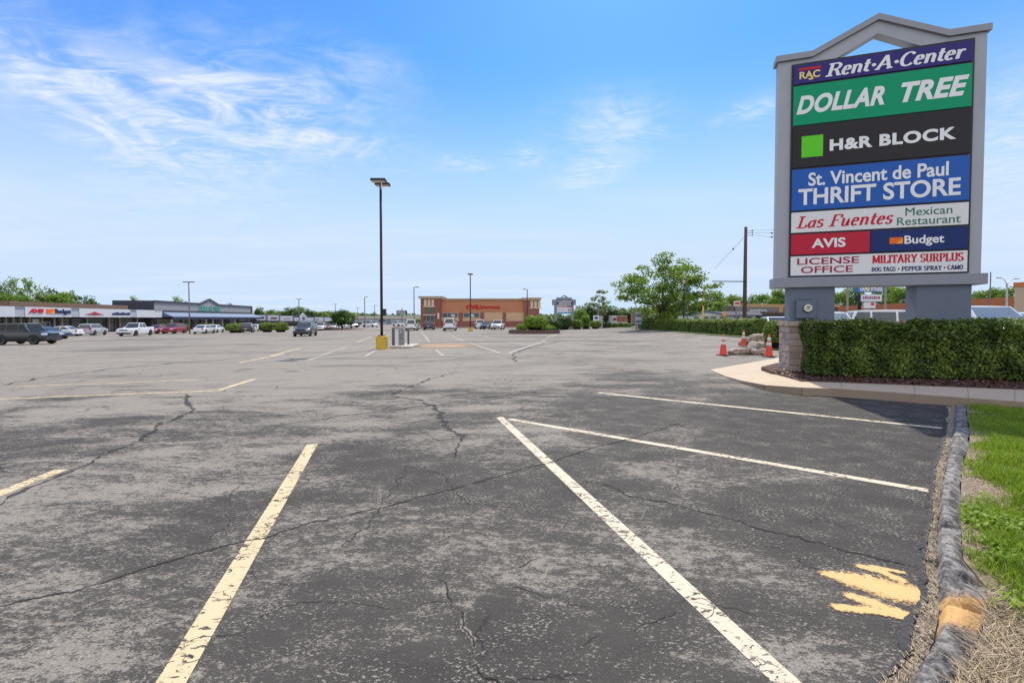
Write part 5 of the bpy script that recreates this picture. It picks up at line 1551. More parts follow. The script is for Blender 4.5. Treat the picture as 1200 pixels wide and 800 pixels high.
for a, b_ in ((516.8, 538), (541.5, 563.5)):
    w_ = bx('window', ALU, ph, X(a) + .3, X(b_) - .3, .42, .597, Z(371.8), Z(366.6))
    bx('tan_sill_panel', TANP, ph, X(a) + .02, X(b_) - .02, .47, .597, Z(376.2) + .003, Z(372) )
    n_ = 3
    for k in range(n_):
        xa_ = X(a) + .38 + (X(b_) - X(a) - .76) * k / n_; xb_ = X(a) + .38 + (X(b_) - X(a) - .76) * (k + 1) / n_ - .08
        bx('pane', SHOPGLASS, w_, xa_, xb_, .405, .419, Z(371.5), Z(366.9))
    xa_ = X(b_) - 1.9 if a < 530 else X(a) + 1.8
    bx('poster', simple('window_poster', (.5, .52, .5), .5, 0, .5, 1.4), w_, xa_, xa_ + .9, .392, .404, Z(371.1), Z(368.2))
for (a, b_, top_y, y_) in ((xt0, xt1, 347.2, 0.0), (xu0, xu1, 348.8, .1)):
    tw = bx('corner_tower', BRICK, ph, a, b_, y_, 6, -.3, Z(top_y + 2.6))
    bx('tower_cornice', CREAM, tw, a - .35, b_ + .35, y_ - .35, 6.3, Z(top_y + 2.6) + .002, Z(top_y + 1.2)); bx('tower_cap', TANTRIM, tw, a - .5, b_ + .5, y_ - .5, 6.4, Z(top_y + 1.2) + .003, Z(top_y))
    cx__ = (a + b_) / 2 + (-.35 if a < 5 else .9)
    for k in (-1, 0, 1): bx('cream_slot', CREAM, tw, cx__ + k * .85 - .30, cx__ + k * .85 + .30, y_ - .06, y_ - .002, Z(top_y + 11.4), Z(top_y + 3.6))
    bx('cream_sill', CREAM, tw, cx__ - 1.4, cx__ + 1.4, y_ - .14, y_ - .003, Z(top_y + 12.6), Z(top_y + 11.5))
a = xt0 + 1.3
bx('transom_window', simple('green_window', (.08, .12, .07), .25), ph, a, a + 1.7, -.05, -.002, Z(367), Z(360.6))
bx('door_canopy', simple('canopy_white', (.6, .56, .5), .6), ph, a - .6, a + 2.3, -.9, -.003, Z(369.6), Z(368.6))
dr = bx('entrance_door', ALU, ph, a, a + 1.9, -.06, -.002, 0.02, Z(370.2))
for k in (0, 1): bx('pane', SHOPGLASS, dr, a + .1 + .9 * k, a + .9 + .9 * k, -.075, -.061, .2, Z(370.8))
bx('notice_board', simple('notice_white', (.7, .68, .64), .5), ph, xt1 - .75, xt1 - .35, -.03, -.002, Z(373.5), Z(366.8))
RS = plastic('pharmacy_letter_red', (.50, .008, .02))
def letters_at(s, fac, px0, px1, py0, py1, yf, mat, parent, zg_, thick=.10, **k):
    u0, u1 = fac.uz(px0, py0)[0], fac.uz(px1, py0)[0]
    pm = (px0 + px1) / 2
    return place_text(textmesh(s, **k), 'lettering', u0, u1, fac.uz(pm, py1)[1] - zg_, fac.uz(pm, py0)[1] - zg_, yf, thick, mat, parent)
letters_at('CVS', f, 546, 560.5, 357, 362.3, .597, RS, ph, zg, bold=.05)
letters_at('/', f, 561.2, 563.2, 357, 362.5, .597, RS, ph, zg, bold=.02)
letters_at('pharmacy', f, 563.4, 586, 357.6, 362.6, .597, RS, ph, zg, bold=.02)
# raised walk in front of the pharmacy
pa, pb = gp(470, 385.3), gp(640, 384.8)
m_ = MB(); m_.slab([(pa.x, pa.y), (pb.x, pb.y), (pb.x + 2, f.a.y + 2), (pa.x - 2, f.a.y + 2)], -3, G(0, 104) + .14)
tag(m_.build('pharmacy_pavement', concrete('far_pavement', (.42, .33, .25))), kind='structure')

# ---- shops along the left: one line of facades running away
def shopline(px): z = 38864.0 / (530 - px); return (-69.4 - .125 * z, z)
WPAN = simple('fascia_white', (.62, .63, .65), .6, 0, .05, .8, dirt=.12); GPIL = simple('fascia_grey', (.20, .22, .27), .6, 0, .1, 1.0)
GBLUE = simple('fascia_pale_grey', (.42, .44, .49), .6); DARKP = simple('parapet_dark', (.035, .04, .06), .6); BROOF = simple('brown_roof', (.22, .135, .09), .9, 0, .15, 2)
GFAC = simple('store_grey_siding', (.29, .29, .31), .7, 0, .06, .7); AWN_L = simple('awning_blue', (.115, .17, .27), .7); AWN_D = simple('awning_navy', (.015, .022, .075), .7)
GREENS = simple('store_green_letters', (.05, .33, .24), .5)
f1 = Fac(shopline(-45), shopline(191))
zg1 = -1.45
sh = thing('shop_row', 'low row of shops with white sign fascia and brown roof at far left', 'building', (f1.a.x, f1.a.y, zg1), f1.ang)
FB, FT = 1.75 - zg1, 3.42 - zg1
U = lambda px: f1.uz(px, 373)[0]
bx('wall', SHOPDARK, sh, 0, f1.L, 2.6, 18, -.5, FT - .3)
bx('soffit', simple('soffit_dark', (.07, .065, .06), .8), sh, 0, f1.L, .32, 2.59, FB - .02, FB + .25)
edges = [-45, 18, 29.5, 84, 93, 153, 160, 190.5]
kinds = 'wgwgwgw'
for a, b_, k_ in zip(edges, edges[1:], kinds):
    if k_ == 'w': bx('sign_fascia', WPAN, sh, U(a) + .03, U(b_) - .03, 0, .3, FB, FT)
    else:
        bx('fascia_pier', GBLUE, sh, U(a) + .01, U(b_) - .01, .05, .31, FB + .02, FT - .5); bx('pier_cap', GPIL, sh, U(a) + .01, U(b_) - .01, .04, .31, FT - .495, FT + .02)
bx('brown_roof', BROOF, sh, U(30), U(163), 2.2, 16, FT - .28, 4.35 - zg1)
for px in (2, 13.5, 23, 31.5, 40, 50, 64, 78, 86.5, 115, 140, 152, 172): bx('post', simple('shop_post', (.36, .32, .27), .7), sh, U(px) - .1, U(px) + .1, 1.9, 2.1, -.3, FB - .03)
for a, b_ in ((3, 12.5), (14.5, 22), (24, 31), (33, 39.5), (41, 49), (51, 63), (87, 98), (101, 113), (117, 138), (141, 151), (154, 170), (173, 188)):
    w_ = bx('shop_window', SHOPGLASS, sh, U(a), U(b_), 2.52, 2.597, .5, FB - .5); bx('pane_frame', ALU, w_, U(a) - .06, U(b_) + .06, 2.54, 2.596, FB - .49, FB - .40)
dr = bx('shop_door', ALU, sh, U(65.5), U(77), 2.5, 2.597, 0, 2.35)
for k in (0, 1): bx('pane', SHOPGLASS, dr, U(66.3) + k * (U(77) - U(65.5)) * .47, U(70.6) + k * (U(77) - U(65.5)) * .47, 2.485, 2.499, .3, 2.2)
bx('shop_notice', WPAN, sh, U(57), U(64.5), 2.46, 2.51, 1.5, 2.9)
letters_at('AVIS', f1, 33.5, 51, 361.6, 366.8, -.002, RED_L, sh, zg1, bold=.04, shear=.25)
lg_u0, lg_u1 = U(54.5), U(64)
za, zb_ = f1.uz(59, 367.2)[1] - zg1, f1.uz(59, 362)[1] - zg1
m_ = MB(); m_.prism([(lg_u0, za), (lg_u1, za), (lg_u1, zb_), (lg_u0, zb_)], -.06, -.002); m_.build('logo_patch', ORANGE_L, sh)
m_ = MB(); m_.prism([(lg_u0 + (lg_u1 - lg_u0) * .35, za), (lg_u1, za), (lg_u1, za + (zb_ - za) * .75)], -.075, -.061); m_.build('logo_patch', LTORANGE_L, sh)
letters_at('Budget', f1, 64, 83, 362, 369, -.002, NAVY_L, sh, zg1, bold=.02)
# a red swoosh sign and a dark name too small to read
m_ = MB(); u0, u1 = U(100), U(121.5); zc = f1.uz(110, 367.6)[1] - zg1
m_.prism([(u0, zc - .12), (u0 + (u1 - u0) * .3, zc + .12), (u0 + (u1 - u0) * .5, zc + .42), (u0 + (u1 - u0) * .7, zc + .12), (u1, zc - .12), (u0 + (u1 - u0) * .5, zc - .3)], -.06, -.002); m_.build('shop_emblem', simple('emblem_red', (.4, .03, .04), .5), sh)
for k in range(9):
    u = U(131.5) + (U(151.5) - U(131.5)) * k / 9; hh_ = .36 + .18 * ((k * 7) % 3) / 2
    bx('shop_letter', NAVY_L, sh, u, u + .8, -.06, -.002, f1.uz(141, 369)[1] - zg1, f1.uz(141, 369)[1] - zg1 + hh_)

# green lettered discount store
f2 = Fac(shopline(182.5), shopline(296))
zg2 = -1.55
ds = thing('discount_store', 'grey store with dark parapet, small gable, green letters and long blue awning', 'building', (f2.a.x, f2.a.y, zg2), f2.ang)
U2 = lambda px: f2.uz(px, 368)[0]
ZT = 5.72 - zg2; ZM = 3.28 - zg2
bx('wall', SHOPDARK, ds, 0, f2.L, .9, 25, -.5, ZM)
bx('side_wall', DARKP, ds, -.3, 0, .3, 9, ZM - 2, ZT - .02)
g0, gpk, g1 = U2(235.5), U2(246.5), U2(257)
m_ = MB(); m_.prism([(0.01, ZM), (f2.L, ZM), (f2.L, ZT), (g1, ZT), (gpk, 7.15 - zg2), (g0, ZT), (0.01, ZT)], .2, .9)
m_.build('upper_facade', GFAC, ds)
def strip(pts, w_, y0, y1):
    m2 = MB()
    for (xa_, za_), (xb_, zb2) in zip(pts, pts[1:]): m2.add([(x, y, z) for y in (y0, y1) for x, z in ((xa_, za_ - w_), (xb_, zb2 - w_), (xb_, zb2 + .05), (xa_, za_ + .05))], [(0, 1, 2, 3), (7, 6, 5, 4), (3, 2, 6, 7), (0, 4, 5, 1), (0, 3, 7, 4), (1, 5, 6, 2)])
    return m2
strip([(-.3, ZT), (g0, ZT), (gpk, 7.15 - zg2), (g1, ZT), (f2.L + .2, ZT)], .42, .02, .22).build('parapet_trim', DARKP, ds)
bx('corner_trim', DARKP, ds, f2.L - .6, f2.L + .2, .03, .8, ZM, ZT - .43)
bx('lower_trim', DARKP, ds, -.2, f2.L + .2, .0, .19, ZM - .25, ZM + .2)
m_ = MB(); za, zb_ = ZM - .26, 1.95 - zg2
a0 = U2(191)
m_.add([(a0, .0, za), (f2.L + 1, .0, za), (f2.L + 2.2, -2.2, zb_), (a0, -2.2, zb_), (a0, 0, zb_), (f2.L + 1, 0, zb_)], [(0, 3, 2, 1), (0, 4, 3), (1, 2, 5)]); m_.build('awning', AWN_L, ds)
m_ = MB(); m_.box(a0 - .01, f2.L + 2.2, -2.22, -2.19, zb_ - .62, zb_ + .001); m_.build('awning_valance', AWN_D, ds)
for a, b_ in ((188, 214), (217, 226), (229, 236), (239, 247), (256, 264), (272, 280), (283, 292)):
    w_ = bx('shop_window', SHOPGLASS, ds, U2(a), U2(b_), .8, .897, .4, 2.6); bx('pane_frame', ALU, w_, U2(a) - .1, U2(b_) + .1, .82, .896, 2.61, 2.75)
for px in (192, 233, 241.5, 253, 268): bx('post', MATS['shop_post'], ds, U2(px) - .15, U2(px) + .15, -1.9, -1.6, -.3, zb_ - .63)
letters_at('DOLLAR TREE', f2, 233.5, 259, 358.8, 364.6, .199, GREENS, ds, zg2, bold=.03, shear=.25)

# gabled shops further along
pA, pB = at(299, 380, 168), at(393, 380, 205)
f3 = Fac(pA, pB); zg3 = -1.6
gs = thing('gabled_shops', 'distant white fronted shops with a small white gable behind the round planter hedges', 'building', (f3.a.x, f3.a.y, zg3), f3.ang)
U3 = lambda px: f3.uz(px, 373)[0]
Zf = lambda py, px=340: f3.uz(px, py)[1] - zg3
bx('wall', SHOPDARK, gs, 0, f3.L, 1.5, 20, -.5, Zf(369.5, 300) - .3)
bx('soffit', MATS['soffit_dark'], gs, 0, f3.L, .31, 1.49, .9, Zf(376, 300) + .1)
for a, b_, c0, c1, mm in ((301, 311, 369, 375.3, WPAN), (311.3, 313.5, 369.2, 375.4, GPIL), (314, 326.5, 369.2, 375.6, WPAN), (327, 328, 370, 376, GPIL), (328.5, 343, 370, 376, WPAN), (343.2, 344.8, 370, 376, GPIL), (345, 351, 371.7, 376.2, WPAN), (351.2, 360, 371.7, 376.2, WPAN), (360.2, 367.5, 372, 376.2, WPAN), (368, 369, 371, 376, GPIL), (369.2, 379, 371.6, 376.5, WPAN), (379.2, 380.2, 371.6, 376.5, GPIL), (380.4, 392.5, 371.6, 376.5, WPAN)):
    pm = (a + b_) / 2; bx('sign_fascia' if mm is WPAN else 'fascia_pier', mm, gs, U3(a), U3(b_), 0, .3, Zf(c1, pm), Zf(c0, pm))
m_ = MB(); m_.prism([(U3(351.2), Zf(371.8, 355)), (U3(360.2), Zf(371.8, 355)), (U3(355.5), Zf(366.5, 355))], -.1, .4); m_.build('gable', WPAN, gs)
disc('round_emblem', (U3(355.6), Zf(373, 355)), .62, -.105, -.2, simple('emblem_brown', (.16, .13, .10), .6), gs, 16)
bx('shop_lettering', NAVY_L, gs, U3(303), U3(309.5), -.08, -.002, Zf(373.2, 306), Zf(371.2, 306)); bx('shop_lettering', simple('letters_brown', (.22, .10, .05), .6), gs, U3(317), U3(324.5), -.08, -.002, Zf(374, 320), Zf(371.8, 320))
bx('shop_lettering', simple('letters_tan', (.45, .36, .2), .6), gs, U3(333), U3(340), -.08, -.002, Zf(374.4, 336), Zf(373.2, 336)); bx('shop_lettering', NAVY_L, gs, U3(370), U3(373.5), -.08, -.002, Zf(374.8, 372), Zf(374, 372))
bx('grey_roof', simple('roof_green_grey', (.10, .12, .12), .9), gs, U3(344), U3(352), 2, 14, Zf(372, 348), Zf(369.3, 348)); bx('grey_roof', MATS['roof_green_grey'], gs, U3(361), U3(369), 2, 14, Zf(372, 365), Zf(369.3, 365))
# pale store at the end of the lot
pA, pB = at(402, 380, 225), at(494, 380, 232)
f4 = Fac(pA, pB); zg4 = G(pA.x, 225)
ps = thing('pale_store', 'distant low store with a pale roof edge and bluish sign panels left of the pharmacy', 'building', (f4.a.x, f4.a.y, zg4), f4.ang)
U4 = lambda px: f4.uz(px, 373)[0]; Z4 = lambda py: f4.uz(440, py)[1] - zg4
bx('wall', GBLUE, ps, 0, f4.L, 1.0, 30, -.5, Z4(371.5)); bx('roof_edge', simple('pale_roof', (.50, .45, .38), .8), ps, -.3, f4.L, .2, .99, Z4(373.5), Z4(370))
bx('shop_lettering', simple('letters_blue', (.05, .08, .22), .5), ps, U4(444), U4(451), .8, .99, Z4(377), Z4(374.6))
for a, b_ in ((405, 415), (418, 424), (453, 457), (460, 472)): bx('shop_window', SHOPGLASS, ps, U4(a), U4(b_), .9, .998, .2, Z4(377.5))
for a, b_ in ((410.5, 414.8), (452.8, 456.8)): bx('dark_pier', GPIL, ps, U4(a), U4(b_), .5, .897, 0, Z4(373.8))
# far roadside sign board near the pharmacy
p = at(471, 378, 150)
bb = thing('road_sign', 'distant dark rectangular road sign on a post left of the pharmacy', 'sign', (p.x, 150, G(p.x, 150)), 0)
bx('post', POLE_G, bb, -.12, .12, 0, .2, 0, at(471, 361, 150).z - G(p.x, 150)); bx('board', simple('board_maroon', (.09, .05, .06), .6), bb, -1.65, 1.65, -.2, -.002, at(471, 367.8, 150).z - G(p.x, 150), at(471, 363.8, 150).z - G(p.x, 150))
for k in range(5): bx('board_letter', WPAN, bb, -1.3 + k * .5, -.95 + k * .5, -.22, -.201, at(471, 366.6, 150).z - G(p.x, 150), at(471, 365, 150).z - G(p.x, 150))

# ---- right hand side buildings
OB = simple('orange_band', (.52, .17, .06), .85, 0, .08, .8); TB = simple('tan_block', (.50, .38, .25), .9, 0, .08, .8); GB = simple('grey_panel', (.25, .25, .26), .8)
fo = Fac((77.5, 118), (70.5, 62)); zgo = -.1
ob = thing('strip_mall', 'orange banded strip mall behind the parked white cars', 'building', (fo.a.x, fo.a.y, zgo - .6), fo.ang)
bx('wall', TB, ob, 0, fo.L, .5, 15, 0, 4.0); bx('orange_band', OB, ob, 0, fo.L * .52, .1, .49, 3.3, 5.1); bx('orange_band', OB, ob, fo.L * .58, fo.L * .97, .1, .49, 3.2, 5.25)
bx('grey_panel', GB, ob, fo.L * .525, fo.L * .575, .2, .49, 2.2, 4.7); bx('dark_canopy', SHOPDARK, ob, 0, fo.L, -1.0, .099, 2.7, 3.05)
for k in range(14): w_ = bx('shop_window', SHOPGLASS, ob, fo.L * (k + .15) / 14, fo.L * (k + .85) / 14, .4, .498, .5, 2.5)
p0, p1 = at(1188, 370, 60), at(1260, 370, 56)
tb = Fac(p0, p1)
tn = thing('tan_building', 'tan building with an orange parapet at the right picture edge', 'building', (tb.a.x, tb.a.y, 0), tb.ang)
ztp = at(1190, 331, 60).z
bx('wall', TB, tn, 0, tb.L, 0, 14, -.5, ztp - .55); bx('parapet', OB, tn, -.1, tb.L, -.12, 14.1, ztp - .548, ztp)
p0, p1 = at(862, 366, 100), at(985, 366, 104)
db = Fac(p0, p1); zgd = -1.0
dk = thing('dark_front_shop', 'shop with tan roof band and dark canopy between the utility pole and the pylon sign', 'building', (db.a.x, db.a.y, zgd), db.ang)
Zd = lambda py: db.uz(900, py)[1] - zgd; Ud = lambda px: db.uz(px, 366)[0]
bx('wall', simple('brown_stucco', (.15, .115, .09), .85), dk, 0, db.L, .6, 3.5, 0, Zd(358)); bx('roof_band', simple('tan_band', (.46, .28, .13), .8), dk, -.2, db.L, .2, .598, Zd(359.6), Zd(356.2))
bx('grey_sign_wall', simple('brown_grey', (.20, .175, .165), .8), dk, 0, Ud(912), .05, .197, Zd(366), Zd(359.7)); bx('tan_pier', MATS['tan_band'], dk, Ud(912.5), Ud(918), .0, .597, Zd(366), Zd(359.8))
bx('canopy', simple('canopy_brown', (.09, .055, .045), .8), dk, -.2, db.L, -1.2, .04, Zd(369), Zd(366.2))
for k in range(10): bx('shop_letter', WPAN, dk, Ud(879 + k * 2), Ud(880.4 + k * 2), 0, .049, Zd(364.6), Zd(362.9 if k not in (0, 5) else 362.3))
p0, p1 = at(810, 372, 92), at(889, 372, 92)
hf = Fac(p0, p1); zgh = -1.1
hs_ = thing('small_house', 'small white house with a blue edged grey roof behind the boundary hedge', 'house', (hf.a.x, hf.a.y, zgh), hf.ang)
Zh = lambda py: hf.uz(840, py)[1] - zgh; Uh = lambda px: hf.uz(px, 372)[0]
SIDING = simple('white_siding', (.62, .61, .58), .7); BLUT = simple('blue_trim', (.06, .10, .26), .6); SHN = simple('roof_shingle', (.16, .15, .15), .95, 0, .2, 3)
bx('wall', SIDING, hs_, .3, hf.L - .3, .5, 8, 0, Zh(370)); gx0, gx1, gpx = 0, Uh(858), Uh(829)
m_ = MB(); m_.prism([(gx0 + .2, Zh(370)), (gx1 - .2, Zh(370)), (gpx, Zh(365.2))], .3, .55); m_.build('gable_wall', SIDING, hs_)
strip([(gx0, Zh(369.3)), (gpx, Zh(364.6)), (gx1, Zh(369.3))], .18, .0, .29).build('gable_trim', BLUT, hs_)
m_ = MB(); m_.add([(gpx, .6, Zh(364.7)), (hf.L + .4, .6, Zh(364.9)), (hf.L + .6, -.4, Zh(369)), (gx1 - 1, -.4, Zh(369)), (gpx, 8, Zh(364.7)), (hf.L + .4, 8, Zh(364.9))], [(0, 3, 2, 1), (0, 1, 5, 4)]); m_.build('roof', SHN, hs_)
bx('fascia', BLUT, hs_, gx1 - 1, hf.L + .6, -.42, -.38, Zh(369.8), Zh(369.0))
for a, b_ in ((815, 819), (826, 831), (834, 840), (845, 851), (862, 868), (874, 882)):
    w_ = bx('window', BLUT, hs_, Uh(a), Uh(b_), .42, .498 if a > 858 else .29, Zh(375), Zh(371)) if a > 858 else bx('window', BLUT, hs_, Uh(a), Uh(b_), .2, .298, Zh(375), Zh(371))
    bx('pane', SHOPGLASS, w_, Uh(a) + .1, Uh(b_) - .1, .405 if a > 858 else .185, .419 if a > 858 else .199, Zh(374.7), Zh(371.3))
# white low store behind the boundary hedge
for (a, b_, Y_, top_y, lab, mm, band) in ((731, 786, 150, 369.2, 'long white single storey store with a red sign behind the shade tree', WPAN, (753, 760)), (717.5, 735, 118, 369.8, 'small white building with red brown upper wall left of the directory board', WPAN, None)):
    q0, q1 = at(a, 372, Y_), at(b_, 372, Y_); ff = Fac(q0, q1); z0 = G(q0.x, Y_)
    ws = thing('white_store', lab, 'building', (q0.x, Y_, z0), ff.ang); zt_ = at(a, top_y, Y_).z - z0
    bx('wall', mm, ws, 0, ff.L, .1, 10, 0, zt_)
    if band:
        bx('red_sign', simple('store_sign_red', (.35, .03, .03), .5), ws, ff.uz(band[0], 370)[0], ff.uz(band[1], 370)[0], -.2, .099, zt_ - 1.2, zt_ + .1)
    else:
        bx('red_brown_wall', simple('red_brown', (.30, .11, .07), .85), ws, ff.L * .32, ff.L, -.02, .098, zt_ - 1.5, zt_ - .1); bx('red_sign', MATS['store_sign_red'], ws, ff.L * .06, ff.L * .28, -.05, .098, zt_ - 1.2, zt_ - .5)
    for k in range(4): bx('window', SHOPGLASS, ws, ff.L * (.1 + .22 * k), ff.L * (.24 + .22 * k), .02, .097, .3, zt_ * .45)
# ---- second pylon sign
Y2 = 90.0
p = yx(660.5, Y2); s2 = thing('pylon_sign', 'small distant grey pylon sign with dark blue name board beyond the planter island', 'sign', tuple(p), .05)
k2_ = Y2 / F_PX; zz = lambda py: at(660, py, Y2).z - p.z; xx = lambda px: (px - 660.5) * k2_
SG2 = simple('far_sign_grey', (.22, .24, .27), .6)
for a, b_ in ((649.5, 652.5), (669.5, 672)): bx('column', SG2, s2, xx(a), xx(b_), -.3, .3, 0, zz(357))
bx('stone_base', simple('far_sign_stone', (.20, .19, .19), .9), s2, xx(649), xx(672.5), -.5, .5, 0, zz(378.5))
bx('name_box', SG2, s2, xx(647), xx(674.5), -.35, .35, zz(357.5), zz(351)); bx('upper_step', SG2, s2, xx(652), xx(670), -.33, .33, zz(350.98), zz(348.6))
m_ = MB(); m_.prism([(xx(656.5), zz(348.55)), (xx(658.3), zz(348.55)), (xx(661), zz(346.9)), (xx(663.7), zz(348.55)), (xx(665.5), zz(348.55)), (xx(661), zz(345.6))], -.34, .34); m_.build('gable_cap', SG2, s2)
nb = bx('name_board', simple('name_board_blue', (.025, .04, .10), .5), s2, xx(652), xx(670.8), -.42, -.352, zz(357), zz(351.3))
place_text(textmesh('FLORISSANT', bold=.02), 'lettering', xx(653), xx(670), zz(354), zz(352), -.421, .03, WHITE_L, nb); place_text(textmesh('MEADOWS', bold=.02), 'lettering', xx(654.5), xx(668.5), zz(356.6), zz(354.6), -.421, .03, WHITE_L, nb)
bx('sign_panel', simple('far_panel_tan', (.45, .25, .16), .6), s2, xx(652.8), xx(664), -.3, -.2, zz(360.3), zz(358)); bx('sign_panel', MATS['store_sign_red'], s2, xx(664.2), xx(669.8), -.3, -.2, zz(360.3), zz(358))
wp = bx('sign_panel', WPAN, s2, xx(652.8), xx(669.6), -.3, -.2, zz(365.7), zz(360.6)); bx('sign_panel', simple('far_panel_teal', (.05, .20, .33), .6), s2, xx(652.8), xx(669.6), -.3, -.2, zz(367.6), zz(365.9))
bx('logo_patch', MATS['store_sign_red'], wp, xx(666), xx(668.7), -.32, -.301, zz(365.3), zz(361.8)); bx('logo_patch', WPAN, wp, xx(666.7), xx(668), -.335, -.321, zz(364.3), zz(362.8))

# ---- planter island
pi_ = gp(625, 391.2)
isl = thing('planter_island', 'oval stone edged planter island holding clipped shrubs in front of the pharmacy', 'planter', (pi_.x + .2, pi_.y + 2.2, pi_.z), 0)
m_ = MB()
for k in range(44):
    t = 2 * math.pi * k / 44; cxp, cyp = 3.05 * math.cos(t), 2.3 * math.sin(t)
    M = Matrix.Rotation(math.atan2(2.3 * math.cos(t), -3.05 * math.sin(t)), 3, 'Z'); hh_ = random.uniform(.19, .25)
    m_.obox((cxp, cyp, hh_), (random.uniform(.19, .215), .17, hh_), M)
m_.build('stone_ring', BLOCKD := simple('island_stone', (.15, .095, .075), .95, 0, .35, 3, .6, 30), isl)
m_ = MB(); m_.lathe([(1, 0), (1, .34), (.5, .44), (.02, .46)], 28); o = m_.build('soil', MATS['bark_mulch'], isl); o.scale = (2.95, 2.2, 1)
ic = Vector((pi_.x + .2, pi_.y + 2.2, pi_.z + .38))
GRP = 'clipped shrubs on the planter island'
shrub('island_shrub', 'largest shrub on the planter island, wide and lime green on top', ic + Vector((.25, -.1, 0)), 1.55, 1.3, 1.75, .12, 4200, LIME_LEAF, 41, GRP)
shrub('island_shrub', 'low lime shrub at the left end of the planter island', ic + Vector((-1.55, -.6, -.1)), .75, .7, .85, .10, 1600, LIME_LEAF, 42, GRP)
shrub('island_shrub', 'low light green mound right of the largest shrub on the island', ic + Vector((1.75, -.7, -.1)), .95, .75, .72, .10, 1800, LIME_LEAF, 43, GRP)
shrub('island_shrub', 'dark green ball shrub at the right end of the planter island', ic + Vector((2.6, 1.1, -.1)), 1.0, .95, 1.35, .11, 2200, DARK_LEAF, 44, GRP)
shrub('roadside_shrub', 'tall narrow lime shrub behind the planter island left side', ic + Vector((-.3, 3.2, -.3)), .7, .7, 2.2, .12, 1500, LIME_LEAF, 45, GRP)

# ================================================================== PLANTER HEDGES BY THE SHOPS
PG = 'round green planter hedges in front of the shops'
def mound(px0, px1, ytop, ybase, label, seed, mat=HEDGE_LEAF, depth=2.0):
    b_ = gp((px0 + px1) / 2, ybase); k_ = b_.y / F_PX; w_ = (px1 - px0) * k_; h = (ybase - ytop) * k_
    shrub('planter_hedge', label, b_ + Vector((0, depth / 2, 0)), w_ / 2, depth / 2, h, .17, int(1100 + 420 * w_), mat, seed, PG)
mound(182, 190, 380.5, 389, 'round planter hedge between the red sedan and the red SUV', 61)
mound(206, 217, 380.5, 389.5, 'round planter hedge just right of the red SUV', 62)
mound(228, 249, 379.5, 389.5, 'planter hedge behind the white sedan under the green letters', 63)
mound(256, 285, 379.3, 390, 'longest planter hedge, left of the black SUV', 64, depth=3)
mound(300, 317.5, 378.3, 389.3, 'planter hedge right of the black SUV, left one of the touching pair', 65, depth=2.6)
mound(316.5, 333.5, 378, 389.3, 'planter hedge left of the coming dark SUV, right one of the touching pair', 66, depth=2.6)
mound(123, 140, 377.5, 386.5, 'small leafy planter tree in front of the red swoosh sign', 67)
# bushy tree in the lot on its soil island
tb_ = gp(397.5, 386.5)
k_ = tb_.y / F_PX
m_ = MB(); m_.lathe([(1, 0), (.97, .12), (.5, .2), (.02, .22)], 30); o = m_.build('soil_island', MATS['bark_mulch']); o.location = tb_ + Vector((-.8, 2, 0)); o.scale = (30 * k_, 5.0, 1)
tag(o, kind='structure')
tree('lot_tree', 'dense dark green bushy tree on a low soil island in the parking lot', tb_ + Vector((0, 1.6, .1)), 26 * k_, 13 * k_, 9.6 * k_, 13.5 * k_, 60, 8200, .17, LINDEN_LEAF, 71, .13, clump_r=.36, flatten=.8, fork=.75)

# ================================================================== DISTANT LIGHT POLES
for px, top, Y, hd, lab in ((222, 330.5, 78, 22, 'grey twin headed light pole in front of the green lettered store'),
                            (350.5, 350.3, 140, 22, 'distant twin headed light pole behind the coming dark SUV'),
                            (393, 356.5, 185, 22, 'faint distant light pole rising behind the bushy lot tree'),
                            (419.3, 361, 215, 22, 'faintest light pole between the bushy tree and the white van'),
                            (427.5, 348, 132, 11, 'grey single headed light pole above the lone white van'),
                            (439, 357.3, 198, 11, 'thin far light pole just left of the tall black light pole'),
                            (485.3, 336.5, 90, 11, 'light grey light pole left of the pharmacy tower')):
    p = yx(px, Y); h = at(px, top, Y).z - p.z
    lot_light(p, h, lab, hd, None, .10 if Y < 100 else .13, POLE_G)
p = gp(551.3, 388.3); lot_light(p, at(551.3, 321, p.y).z - p.z, 'dark light pole on a small yellow base in front of the pharmacy sign', 2, (.33, .62), .085, headspan=.75)
p = yx(617.8, 100); lot_light(p, at(617.8, 339, 100).z - p.z, 'bronze light pole with its lamp to the left before the right pharmacy tower', 11, None, .10, POLE, rz=math.pi)

# ================================================================== RIGHT SIDE: POLES AND SIGNS
WOODP = simple('utility_pole_wood', (.085, .062, .048), .9, 0, .25, 3, .5, 30)
Yp = 45.0; p = yx(872.5, Yp)
up_ = thing('utility_pole', 'brown wooden utility pole with a long horizontal arm behind the hedge', 'utility pole', tuple(p))
hp = at(872.5, 266, Yp).z - p.z
m_ = MB(); m_.tube([(0, 0, 0), (0, 0, hp * .5), (0, 0, hp)], [.19, .165, .13], 12); m_.build('pole', WOODP, up_, smooth=True)
za = at(872, 330, Yp).z - p.z; xl = (833 - 872.5) / F_PX * Yp
m_ = MB(); m_.tube([(0, -.2, za), (xl, -.2, za + .02)], .045, 8); m_.build('signal_arm', POLE, up_)
for k, (dz_) in enumerate((.38, .58, .80)):
    m_ = MB(); m_.tube([(.1, -.05, hp - dz_), (.55, -.05, hp - dz_ + .04)], .02, 6); m_.lathe([(.03, -.06), (.06, -.02), (.06, .03), (.03, .06)], 10, (.6, -.05, hp - dz_ + .05)); m_.build('insulator', POLE, up_)
